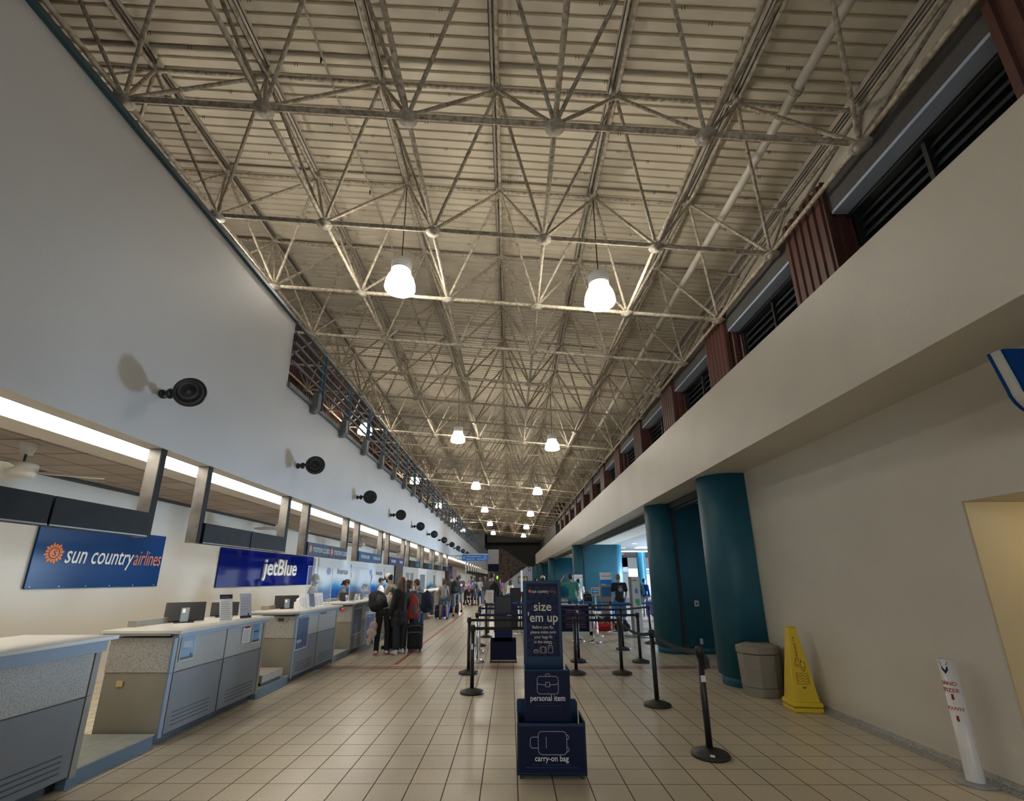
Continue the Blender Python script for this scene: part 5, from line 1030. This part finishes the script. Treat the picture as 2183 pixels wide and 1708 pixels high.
# bags
def backpack(label, x, y, z, rz, m, m2, s=1.0, tilt=0.0, h_=0.52, w_=0.34, d_=0.20):
    t = thing('backpack', label, 'backpack', (x, y, z), rz); t.rotation_euler = (tilt, 0, rz)
    b = MB(); b.ell((0, -0.02*s, 0), (w_/2*s, d_/2*s, h_/2*s), 18, 12); b.cap((-w_*0.28*s, 0, -h_*0.33*s), d_*0.40*s, (-w_*0.24*s, 0, h_*0.25*s), d_*0.36*s, 12); b.cap((w_*0.28*s, 0, -h_*0.33*s), d_*0.40*s, (w_*0.24*s, 0, h_*0.25*s), d_*0.36*s, 12); b.cap((-w_*0.25*s, 0, -h_*0.33*s), d_*0.42*s, (w_*0.25*s, 0, -h_*0.33*s), d_*0.42*s, 12)
    blob('main_bag', b, m, t, 0.012, 4)
    blob('front_pocket', MB().cap((0, -d_*0.40*s, -h_*0.22*s), w_*0.26*s, (0, -d_*0.36*s, h_*0.02*s), w_*0.20*s), m2, t, 0.011, 4)
    for q in (-1, 1):
        MB().path([(q*0.08*s, d_*0.3*s, h_*0.38*s), (q*0.12*s, d_*0.62*s, h_*0.42*s), (q*0.14*s, d_*0.9*s, h_*0.1*s), (q*0.13*s, d_*0.45*s, -h_*0.3*s)], 0.016*s, 8).build('strap', m2, t)
        MB().path([(q*w_*0.20*s, -d_*0.46*s, h_*0.25*s), (q*w_*0.24*s, -d_*0.55*s, 0), (q*w_*0.22*s, -d_*0.46*s, -h_*0.25*s)], 0.010*s, 6).build('compression_strap', m2, t)
    MB().path([(0.04*s, 0, h_*0.46*s), (0.03*s, 0, h_*0.52*s), (-0.03*s, 0, h_*0.52*s), (-0.04*s, 0, h_*0.46*s)], 0.009*s, 6).build('top_handle', m2, t)
    return t
def suitcase(label, x, y, rz, m, w_=0.42, h_=0.66, d_=0.26, trim=None, grp=None, tele=0.0):
    t = thing('suitcase', label, 'suitcase', (x, y, 0), rz, grp)
    MB().box((-w_/2, -d_/2, 0.06), (w_/2, d_/2, 0.06+h_)).build('shell', m, t, bevel=0.035)
    MB().box((-w_/2+0.03, -d_/2-0.035, 0.12), (w_/2-0.03, -d_/2+0.01, 0.06+h_*0.62)).build('front_pocket', m, t, bevel=0.02)
    tr = trim or GREYP
    for zz in (0.06+h_*0.66, 0.06+h_*0.92): MB().path([(-w_/2+0.02, -d_/2-0.006, zz-0.04), (-w_/2+0.05, -d_/2-0.008, zz), (w_/2-0.05, -d_/2-0.008, zz), (w_/2-0.02, -d_/2-0.006, zz-0.04)], 0.005, 6).build('piping', tr, t)
    MB().path([(-0.06, 0, h_+0.06), (-0.05, 0, h_+0.095), (0.05, 0, h_+0.095), (0.06, 0, h_+0.06)], 0.012, 8).build('carry_handle', BLACK, t)
    if tele: MB().tube((-0.08, d_/2-0.03, h_+0.06), (-0.08, d_/2-0.03, h_+0.06+tele), 0.008).tube((0.08, d_/2-0.03, h_+0.06), (0.08, d_/2-0.03, h_+0.06+tele), 0.008).cap((-0.09, d_/2-0.03, h_+0.06+tele), 0.014, (0.09, d_/2-0.03, h_+0.06+tele), 0.014).build('pull_handle', ALU, t)
    for q in (-1, 1):
        for e in (-1, 1): MB().tube((q*(w_/2-0.05)-0.012, e*(d_/2-0.05), 0.03), (q*(w_/2-0.05)+0.012, e*(d_/2-0.05), 0.03), 0.03, n=14).box((q*(w_/2-0.05)-0.018, e*(d_/2-0.05)-0.018, 0.03), (q*(w_/2-0.05)+0.018, e*(d_/2-0.05)+0.018, 0.065)).build('wheel', BLACK, t)
    return t
KBAG = cloth('black_nylon', (0.010, 0.010, 0.011)); KB2 = cloth('dark_grey_nylon', (0.035, 0.035, 0.037)); REDB = cloth('red_nylon', (0.36, 0.03, 0.02)); GRYB = cloth('grey_nylon', (0.13, 0.11, 0.10)); NVB = cloth('navy_nylon', (0.012, 0.022, 0.06))
BLKC = cloth('black_cloth', (0.010, 0.010, 0.011)); TEE = cloth('pale_grey_tee', (0.50, 0.46, 0.42)); OAT = cloth('oatmeal_tee', (0.40, 0.37, 0.31)); HOOD = cloth('heather_hoodie', (0.33, 0.33, 0.34)); UNI = cloth('grey_uniform', (0.17, 0.17, 0.19)); JEAN = cloth('blue_denim', (0.06, 0.13, 0.24)); KHAKI = cloth('khaki_cloth', (0.42, 0.37, 0.31)); SLATE = cloth('slate_tee', (0.055, 0.07, 0.08)); TANK = cloth('grey_tank_top', (0.30, 0.29, 0.28)); GREEN = cloth('sea_green_tee', (0.06, 0.27, 0.23)); BLUEC = cloth('bright_blue_cloth', (0.01, 0.09, 0.42)); PINK = cloth('pink_cloth', (0.50, 0.25, 0.32)); GSH = cloth('grey_green_shorts', (0.14, 0.17, 0.16)); CHAR = cloth('charcoal_leggings', (0.02, 0.022, 0.028)); WSH = mat('white_sneaker', (0.72, 0.71, 0.68), 0.5); KSH = mat('black_shoe', (0.015, 0.015, 0.015), 0.5); DKG = cloth('dark_grey_tee', (0.10, 0.105, 0.105))
near_v = 0.0085
# group at the fourth counter
p, i_ = person('woman in pale tee and black trousers bending at the counter under a black backpack', -2.99, 11.12, 0.10, 1.66, HB, SK1, 'short', TEE, 0.5, BLKC, 1.0, WSH, lean=(0.16, 1.0), head=(0, 0.6), armL=((-0.1, 0.2, 1), (0, 0.5, 1)), armR=((0.25, 0.0, 1), (0.05, 0.05, 1)), legL=((-0.04, 0.05, 1), (-0.02, -0.05, 1)), legR=((0.07, 0.05, 1), (0.02, -0.05, 1)), vox=near_v, female=True)
for q in (-1, 1): MB().box((q*0.118-0.045, -0.10, 0.0), (q*0.118+0.045, 0.17, 0.016)).build('pink_sole', mat('pink_rubber', (0.60, 0.05, 0.20), 0.5), p)
bpk = backpack('bulging black backpack on the bending woman at the counter', -3.17, 11.22, 1.17, 0.6, KBAG, KB2, 1.0, -0.75, 0.56, 0.44, 0.27)
p, i_ = person('man in oatmeal tee with black and white cap and black mask, looking down left', -3.02, 12.05, 1.35, 1.78, HD, SK1, 'short', OAT, 0.5, BLKC, 1.0, KSH, MASKK, lean=(0.0, 0.12), head=(0.1, 0.45), armL=((-0.12, 0.25, 1), (0.1, 0.8, 0.5)), armR=((0.12, 0.15, 1), (-0.2, 0.8, 0.6)), vox=near_v, cap=(WPRINT, BLACK, 1))
blob('cap_front', MB().ell(i_['hc']-V(0, 0, 0)+i_['hd']*0.055+i_['fw']*0.045, (0.088, 0.068, 0.074), 14, 9), BLACK, p, 0.009, 3).location = (0, 0, -p.location.z)
p, i_ = person('woman with long brown hair in black jacket and charcoal leggings, white sneakers', -2.60, 11.18, 0.95, 1.66, HB, SK1, 'long', BLKC, 1.0, CHAR, 0.93, WSH, lean=(0.03, 0.05), head=(0, 0.15), armL=((-0.2, 0.0, 1), (-0.05, 0.35, 1)), armR=((0.15, 0.0, 1), (0.05, 0.5, 1)), legL=((-0.05, 0.04, 1), (0, -0.06, 1)), legR=((0.06, 0.06, 1), (0, -0.02, 1)), vox=near_v, female=True, loose=0.018)
blob('jacket_hem', MB().cap((-0.07, 0, 0.86), 0.135, (0.07, 0, 0.86), 0.135).cap((-0.06, 0, 0.70), 0.13, (0.06, 0, 0.70), 0.13), BLKC, p, 0.011, 3)
p, i_ = person('boy with short brown hair wearing the red backpack', -2.52, 11.80, 0.75, 1.60, HB, SK1, 'messy', SLATE, 0.5, CHAR, 1.0, KSH, lean=(0.0, 0.15), head=(0.15, 0.4), armR=((0.15, -0.1, 1), (0.05, 0.1, 1)), vox=near_v)
backpack('red backpack with grey panels worn by the boy at the counter', -2.40, 11.50, 1.03, 0.75, REDB, GRYB, 1.0, -0.12, 0.60, 0.34, 0.24)
p, i_ = person('bespectacled person in a heather grey hoodie with a navy backpack', -2.42, 12.55, 1.25, 1.62, HB, SK1, 'short', HOOD, 1.0, JEAN, 1.0, KSH, lean=(0, 0.12), head=(0.0, 0.3), armL=((-0.1, 0.3, 1), (0.1, 0.9, 0.4)), vox=near_v, loose=0.012)
blob('hood', MB().cap(i_['sh']+V(-0.07, -0.05, 0.06-p.location.z), 0.07, i_['sh']+V(0.07, -0.05, 0.06-p.location.z), 0.07), HOOD, p, 0.011, 3)
gl = MB()
for q in (-1, 1): gl.path([tuple(i_['hc']+i_['sd']*(q*0.034+0.024*math.cos(t))+i_['fw']*0.106+i_['hd']*(0.016+0.017*math.sin(t))-V(0, 0, p.location.z)) for t in [2*PI*i/10 for i in range(11)]], 0.003, 5)
gl.build('eyeglasses', BLACK, p)
backpack('navy backpack with light tags on the hooded person', -2.20, 12.42, 1.10, 1.0, NVB, KB2, 0.92, -0.1, 0.60, 0.36, 0.28)
suitcase('black upright suitcase with grey piping held by the boy', -2.30, 11.55, 0.12, KBAG, 0.36, 0.58, 0.24, GREYP)
suitcase('black suitcase half hidden behind the bending woman', -2.86, 11.62, -0.1, KBAG, 0.36, 0.52, 0.24, BLKP)
pbg = blob('plastic_bag', MB().ell((0, 0, 0.62), (0.10, 0.07, 0.12)).ell((-0.03, 0, 0.48), (0.12, 0.08, 0.13)).cap((-0.02, 0, 0.45), 0.07, (-0.10, 0, 0.25), 0.05).cap((0.02, 0, 0.72), 0.03, (0.03, 0, 0.80), 0.02), mat('cream_plastic_bag', (0.62, 0.56, 0.50), 0.4, nscale=12, col2=(0.40, 0.24, 0.20), noise=1), None, 0.012, 3)
tag(pbg, 'crumpled cream plastic bag hanging between the bending woman and the counter', 'bag'); pbg.location = (-3.17, 11.0, 0.0)
# agents behind the counters
def agent(label, x, y, rz, H, hair, skin, style, mask=MASKB, shirt=UNI, **kw): return person(label, x, y, rz, H, hair, skin, style, shirt, 0.5, BLKC, 1.0, KSH, mask, vox=0.011, **kw)
agent('agent in a pale blue mask behind the plexiglass of the third counter', -5.05, 11.9, -1.35, 1.74, HD, SK3, 'short', head=(0.0, 0.25))
p, i_ = agent('agent with dark hair tied back, blue mask and grey uniform at the fourth counter', -4.75, 12.95, -1.25, 1.64, HD, SK2, 'bun', lean=(0.0, 0.22), head=(0.1, 0.3), armL=((-0.1, 0.3, 1), (0.25, 0.9, 0.25)), armR=((0.1, 0.4, 1), (-0.1, 0.9, 0.15)), female=True)
MB().ell(i_['sh']+V(0, 0.13, -0.07-p.location.z), (0.035, 0.02, 0.05)).ell(i_['sh']+V(0.02, 0.14, -0.14-p.location.z), (0.03, 0.02, 0.06)).build('orange_scarf', mat('orange_black_scarf', (0.55, 0.16, 0.02), 0.6, nscale=30, col2=(0.02, 0.02, 0.02), noise=1), p)
p, i_ = agent('agent in a clear face shield and blue mask behind the second plexiglass', -4.65, 14.1, -1.3, 1.52, HD, SK2, 'short', lean=(0, 0.3), head=(0.05, 0.4))
MB().lathe([(0.118, -0.12), (0.12, 0.06)], n=24).build('face_shield', PLEXI, p, loc=i_['hc']-V(0, 0, p.location.z))
agent('agent in a blue mask behind the capped man', -4.9, 17.6, -1.4, 1.66, HD, SK2, 'short', shirt=WPRINT)
agent('curly haired agent between the taped partitions', -5.1, 22.5, -1.4, 1.70, HL, SK1, 'messy', mask=None, shirt=WPRINT)
agent('dark haired agent in a pale mask beside the blue wave partition', -4.9, 24.5, -1.3, 1.58, HD, SK2, 'short', shirt=NVB)
# second group farther along
person('woman in grey tank top and denim shorts with tousled hair, seen from behind', -2.86, 20.15, 0.15, 1.62, HB, SK1, 'messy', TANK, 0.0, JEAN, 0.22, KSH, armL=((-0.35, 0.1, 1), (-0.15, 0.9, 0.2)), armR=((0.18, 0.05, 1), (0.0, 0.2, 1)), legL=((-0.10, 0, 1), (-0.02, 0, 1)), legR=((0.12, 0, 1), (0.06, 0, 1)), female=True, head=(0, 0.2))
sb = blob('shoulder_bag', MB().ell((0, 0, 0), (0.10, 0.05, 0.14)), GRYB, None, 0.012, 2); tag(sb, 'grey shoulder bag on the hip of the woman in the tank top', 'bag'); sb.location = (-2.62, 20.08, 0.86)
MB().path([(0.0, 0.0, 0.12), (-0.12, -0.10, 0.42), (-0.30, 0.05, 0.60)], 0.012, 6).build('strap', KB2, sb)
person('man in dark grey tee and grey green shorts with a black backpack, seen from behind', -2.72, 21.6, 0.35, 1.80, HB, SK1, 'short', SLATE, 0.5, GSH, 0.5, KSH, head=(-0.1, 0.35), armL=((-0.2, 0.2, 1), (0, 0.9, 0.3)))
backpack('black backpack on the man in grey green shorts', -2.55, 21.4, 1.30, 0.35, KBAG, KB2, 1.1)
suitcase('navy suitcase at the feet of the woman in the tank top', -3.10, 20.5, 0.1, NVB, 0.34, 0.50, 0.22)
suitcase('blue suitcase between the legs of the woman in the tank top', -2.86, 20.85, 0.1, BLUEC, 0.30, 0.52, 0.22)
suitcase('black duffel topped suitcase beside the man with the round red print', -2.78, 23.2, 0.0, KBAG, 0.50, 0.42, 0.3)
suitcase('tall black suitcase behind the black duffel topped one', -2.88, 24.1, 0.0, KB2, 0.44, 0.85, 0.26)
p, i_ = person('man in slate tee with round red and white back print and khaki shorts', -2.62, 24.3, 0.45, 1.80, HB, SK1, 'short', SLATE, 0.5, KHAKI, 0.48, KSH, head=(-0.2, 0.3), armL=((-0.2, 0.4, 1), (0, 0.9, -0.1)), loose=0.01)
MB().lathe([(0, 0.0), (0.055, 0.0)], n=20, M=Matrix(((1,0,0),(0,0,-1),(0,1,0))).to_3x3()).build('white_print', WPRINT, p, loc=(0.02, -0.152, i_['sh'].z-0.16-p.location.z))
MB().lathe([(0.055, 0.0), (0.085, 0.0)], n=20, M=Matrix(((1,0,0),(0,0,-1),(0,1,0))).to_3x3()).build('red_print_ring', mat('bright_red_print', (0.6, 0.03, 0.03), 0.5), p, loc=(0.02, -0.153, i_['sh'].z-0.16-p.location.z))
# crowd at the end of the line
def crowd(label, x, y, rz, H, hair, skin, style, shirt, sl, tr, ll, sh_=KSH, **kw): return person(label, x, y, rz, H, hair, skin, style, shirt, sl, tr, ll, sh_, vox=0.015, **kw)
crowd('woman in a long black cardigan, pale top and ripped jeans, facing the camera', -1.95, 30.3, PI-0.5, 1.70, HB, SK1, 'long', TEE, 0.5, JEAN, 1.0, mat('pink_shoe', (0.6, 0.15, 0.2), 0.5), mask=MASKK, female=True, armL=((-0.25, 0.1, 1), (0.1, 0.7, -0.5)), legL=((-0.1, 0, 1), (0, 0, 1)), legR=((0.12, 0, 1), (0, 0, 1)))
cg = C.objects[-1]
pc = [o for o in C.objects if o.get('label', '').startswith('woman in a long black cardigan')][0]
m_ = MB()
for q in (-1, 1): m_.cap((q*0.15, -0.03, 1.25), 0.06, (q*0.17, -0.03, 0.55), 0.06); m_.cap((q*0.19, 0, 1.36), 0.062, (q*0.25, 0.02, 1.1), 0.055)
m_.cap((-0.10, -0.10, 1.3), 0.06, (-0.10, -0.12, 0.6), 0.06).cap((0.10, -0.10, 1.3), 0.06, (0.10, -0.12, 0.6), 0.06).cap((0.0, -0.11, 1.3), 0.06, (0, -0.13, 0.6), 0.06)
blob('cardigan', m_, BLKC, pc, 0.016, 3)
crowd('boy in a pale tee with a royal blue backpack near the strollers', -2.35, 30.8, 0.9, 1.66, HB, SK1, 'short', mat('pale_aqua_cloth', (0.45, 0.55, 0.60), 0.8), 0.5, BLKC, 0.5, KSH)
backpack('royal blue backpack on the boy near the strollers', -2.18, 30.68, 1.12, 0.9, BLUEC, NVB, 1.0)
crowd('tall person in a dark blue hooded top behind the boy', -2.75, 33, 0.6, 1.80, HD, SK2, 'short', cloth('dusky_blue_cloth', (0.03, 0.08, 0.25)), 1.0, BLKC, 1.0)
crowd('person in black with black mask behind the cardigan woman', -1.75, 32.5, PI-0.3, 1.80, HD, SK2, 'short', BLKC, 1.0, BLKC, 1.0, mask=MASKK)
crowd('person in dark red top with pale blue mask at the end of the line', -1.35, 31.5, PI-0.6, 1.66, HD, SK2, 'short', cloth('dark_red_cloth', (0.22, 0.03, 0.05)), 0.5, KHAKI, 1.0, mask=MASKB)
crowd('dark haired person with a pink vest top in the queue', -1.10, 30.2, 0.9, 1.62, HD, SK1, 'pony', PINK, 0.0, BLKC, 1.0)
crowd('person in a lilac top behind the large black backpack', -0.62, 27.0, -0.3, 1.68, HB, SK1, 'short', PINK, 0.5, BLKC, 1.0)
crowd('person in white leaning to the right behind the dark kiosks', -0.10, 24.5, -0.9, 1.58, HB, SK1, 'long', WPRINT, 0.5, JEAN, 1.0, lean=(0, 0.3))
crowd('child in a red top beside the tall white post', 0.62, 20.5, 0.3, 1.30, HL, SK1, 'messy', cloth('bright_red_cloth', (0.5, 0.02, 0.02)), 0.5, JEAN, 1.0)
crowd('adult in pink stooping over the strollers', -2.95, 31.2, -0.7, 1.58, HL, SK1, 'short', PINK, 0.5, BLKC, 1.0, lean=(0, 0.5))
p, i_ = person('broad man in grey tee with cropped hair and black backpack, seen from behind', -0.60, 15.3, -0.15, 1.84, HB, SK1, 'short', DKG, 0.5, KHAKI, 0.5, KSH, head=(-0.05, 0.02), armL=((-0.22, 0.02, 1), (-0.05, 0.15, 1)), loose=0.012)
backpack('black backpack on the broad man in the grey tee', -0.50, 15.08, 1.24, -0.15, KBAG, KB2, 1.15)
# strollers
def stroller(label, x, y, rz, kid):
    t = thing('stroller', label, 'stroller', (x, y, 0), rz, 'strollers at the end of the line'); f = MB()
    for q in (-1, 1): f.path([(q*0.24, 0.40, 1.0), (q*0.24, 0.10, 0.45), (q*0.22, -0.35, 0.12)], 0.014, 6).path([(q*0.24, 0.05, 0.62), (q*0.24, 0.36, 0.12)], 0.014, 6)
    f.path([(-0.24, 0.40, 1.0), (0.24, 0.40, 1.0)], 0.016, 6).path([(-0.24, -0.15, 0.62), (0.24, -0.15, 0.62)], 0.014, 6); f.build('frame', BLACK, t)
    blob('seat', MB().cap((-0.14, 0.12, 0.48), 0.07, (0.14, 0.12, 0.48), 0.07).cap((-0.14, -0.10, 0.42), 0.06, (0.14, -0.10, 0.42), 0.06).cap((-0.14, 0.20, 0.80), 0.06, (0.14, 0.20, 0.80), 0.06).cap((0, 0.18, 0.5), 0.14, (0, 0.22, 0.8), 0.12), KBAG, t, 0.015)
    blob('canopy', MB().ell((0, 0.22, 0.95), (0.22, 0.22, 0.12)), KB2, t, 0.015)
    for q in (-1, 1):
        for yy in (-0.35, 0.36): MB().tube((q*0.22-0.015, yy, 0.10), (q*0.22+0.015, yy, 0.10), 0.10, n=18).build('wheel', BLACK, t)
    if kid: person(kid[0], x, y-0.02, rz+PI, 0.98, HB, SK1, 'short', kid[1], 0.5, kid[2], 0.4, KSH, vox=0.014, seat=0.58, legL=((-0.15, 0.9, 0.15), (0, 0.15, 1)), legR=((0.15, 0.9, 0.15), (0, 0.15, 1)), lean=(0, -0.15))
    return t
stroller('black stroller on the left with a child in a black top', -2.62, 29.7, 0.1, ('child in a black top sitting in the left stroller', BLKC, KHAKI))
stroller('black stroller on the right with a child in blue shorts', -2.22, 29.7, 0.0, ('child in blue shorts sitting in the right stroller', SLATE, JEAN))
stroller('dark stroller at the far left beside the counters', -3.05, 30.2, 0.5, None)
# right hand side
p, i_ = person('man in a sea green tee seen from behind, left hand on his head', 2.32, 17.3, 0.0, 1.78, HD, SK1, 'short', GREEN, 0.5, JEAN, 1.0, KSH, lean=(-0.06, 0.05), head=(-0.1, 0.2), armL=((-0.75, 0.25, 0.05), (0.55, 0.1, -0.85)), loose=0.014)
person('person in a white top mostly hidden behind the green shirted man', 2.72, 18.6, 0.2, 1.60, HD, SK1, 'short', WPRINT, 0.5, BLKC, 1.0, KSH)
suitcase('black suitcase standing high beside the green shirted man', 2.95, 17.8, 0.1, KBAG, 0.30, 1.05, 0.22, tele=0.1)
person('man in a cream baseball cap seen over the sizer top', 1.28, 18.2, 0.3, 1.72, HD, SK2, 'short', BLKC, 0.5, BLKC, 1.0, KSH, cap=(cloth('cream_cap', (0.60, 0.52, 0.38)), cloth('cream_cap', (0.60, 0.52, 0.38)), 1))
person('dark haired person left of the cream capped man', 1.02, 18.7, 0.1, 1.64, HD, SK2, 'short', PAPER, 0.5, BLKC, 1.0, KSH)
bx_ = thing('red_desk_sign', 'bright red counter sign right of the cream capped man', 'sign', (1.52, 19.2, 0)); MB().box((0, 0, 0.9), (0.22, 0.03, 1.52)).build('panel', mat('crimson_panel', (0.55, 0.03, 0.06), 0.4), bx_); MB().box((0.06, -0.005, 1.42), (0.17, 0, 1.45)).build('white_word', WPRINT, bx_); MB().box((0.08, -0.02, 0.0), (0.14, 0.05, 0.9)).build('stand', BLACKM, bx_)
p, i_ = person('man in black tee with round white back print and denim shorts, head bowed', 3.72, 15.95, 0.05, 1.76, HL, SK1, 'short', BLKC, 0.5, JEAN, 0.5, KSH, head=(0, 0.55), armL=((-0.2, 0.05, 1), (-0.05, 0.3, 1)), armR=((0.2, 0.1, 1), (0.0, 0.6, 0.8)), loose=0.012)
m_ = MB().lathe([(0.05, 0.0), (0.075, 0.0)], n=24, M=Matrix(((1,0,0),(0,0,-1),(0,1,0))).to_3x3()); m_.lathe([(0.0, 0.0), (0.04, 0.0)], n=9, M=Matrix(((1,0,0),(0,0,-1),(0,1,0))).to_3x3()); m_.build('white_print', mat('grey_white_print', (0.45, 0.45, 0.47), 0.6, nscale=40, col2=(0.05, 0.05, 0.05), noise=1), p, loc=(0, -0.152, i_['sh'].z-0.17-p.location.z))
text('AIR BOUND', 0.035, (0, -0.152, i_['sh'].z-0.075-p.location.z), FACE_Y, GREYP, p, 'shirt_lettering', 'CENTER')
df = thing('duffel_bag', 'red duffel bag lying on the floor beside the black bags', 'duffel bag', (3.12, 15.75, 0)); blob('main_bag', MB().cap((-0.20, 0, 0.14), 0.14, (0.20, 0, 0.14), 0.135, 16), cloth('bright_red_duffel', (0.50, 0.025, 0.02)), df, 0.013); MB().path([(-0.12, -0.10, 0.24), (-0.05, -0.06, 0.31), (0.06, -0.06, 0.31), (0.12, -0.10, 0.24)], 0.012, 6).build('handles', KHAKI, df)
text('SALOMON', 0.07, (0, -0.142, 0.10), FACE_Y, NAVY, df, 'faded_lettering', 'CENTER')
for k, (x, y) in enumerate(((2.95, 16.2), (3.35, 16.25), (3.62, 15.4))):
    d_ = thing('black_bag', ['left black bag heaped behind the red duffel', 'middle black bag heaped behind the red duffel', 'black bag at the feet of the black shirted man'][k], 'bag', (x, y, 0)); blob('bag_body', MB().cap((-0.12, 0, 0.16), 0.15, (0.12, 0, 0.16), 0.14).ell((0, 0, 0.30), (0.18, 0.12, 0.12)), KBAG, d_, 0.014); MB().path([(-0.08, 0, 0.38), (-0.04, 0, 0.45), (0.04, 0, 0.45), (0.08, 0, 0.38)], 0.012, 6).build('handle', KB2, d_)
person('person in a royal blue top with a teal backpack out in the concourse', 6.38, 22.2, -0.9, 1.60, HD, SK1, 'short', BLUEC, 1.0, cloth('pale_grey_trousers', (0.35, 0.36, 0.40)), 1.0, KSH, mask=MASKB, vox=0.014)
backpack('teal backpack on the person in royal blue', 6.20, 22.1, 1.15, -0.9, cloth('teal_nylon', (0.03, 0.14, 0.17)), NVB, 0.95)
person('blonde woman with a dark pink strapped backpack and denim shorts in the concourse', 6.68, 21.7, 0.9, 1.68, HL, SK1, 'pony', BLUEC, 0.0, JEAN, 0.3, KSH, vox=0.014, female=True)
backpack('dark backpack with pink straps on the blonde woman', 6.85, 21.58, 1.18, 0.9, KBAG, PINK, 0.95)
suitcase('violet patterned suitcase between the two travellers in the concourse', 6.42, 21.6, 0.0, mat('violet_pattern', (0.12, 0.06, 0.25), 0.4, nscale=14, col2=(0.02, 0.04, 0.25), noise=1), 0.42, 0.6, 0.25, tele=0.2)
# ---------------------------------------------------------------- bake the moulded bodies
bpy.context.view_layer.update()
dg = bpy.context.evaluated_depsgraph_get()
for o in BLOBS:
    me = bpy.data.meshes.new_from_object(o.evaluated_get(dg)); me.name = o.name
    mats = list(o.data.materials)
    o['_m'] = 1
    o.modifiers.clear(); o.data = me
    if not me.materials:
        for m in mats: me.materials.append(m)
    del o['_m']
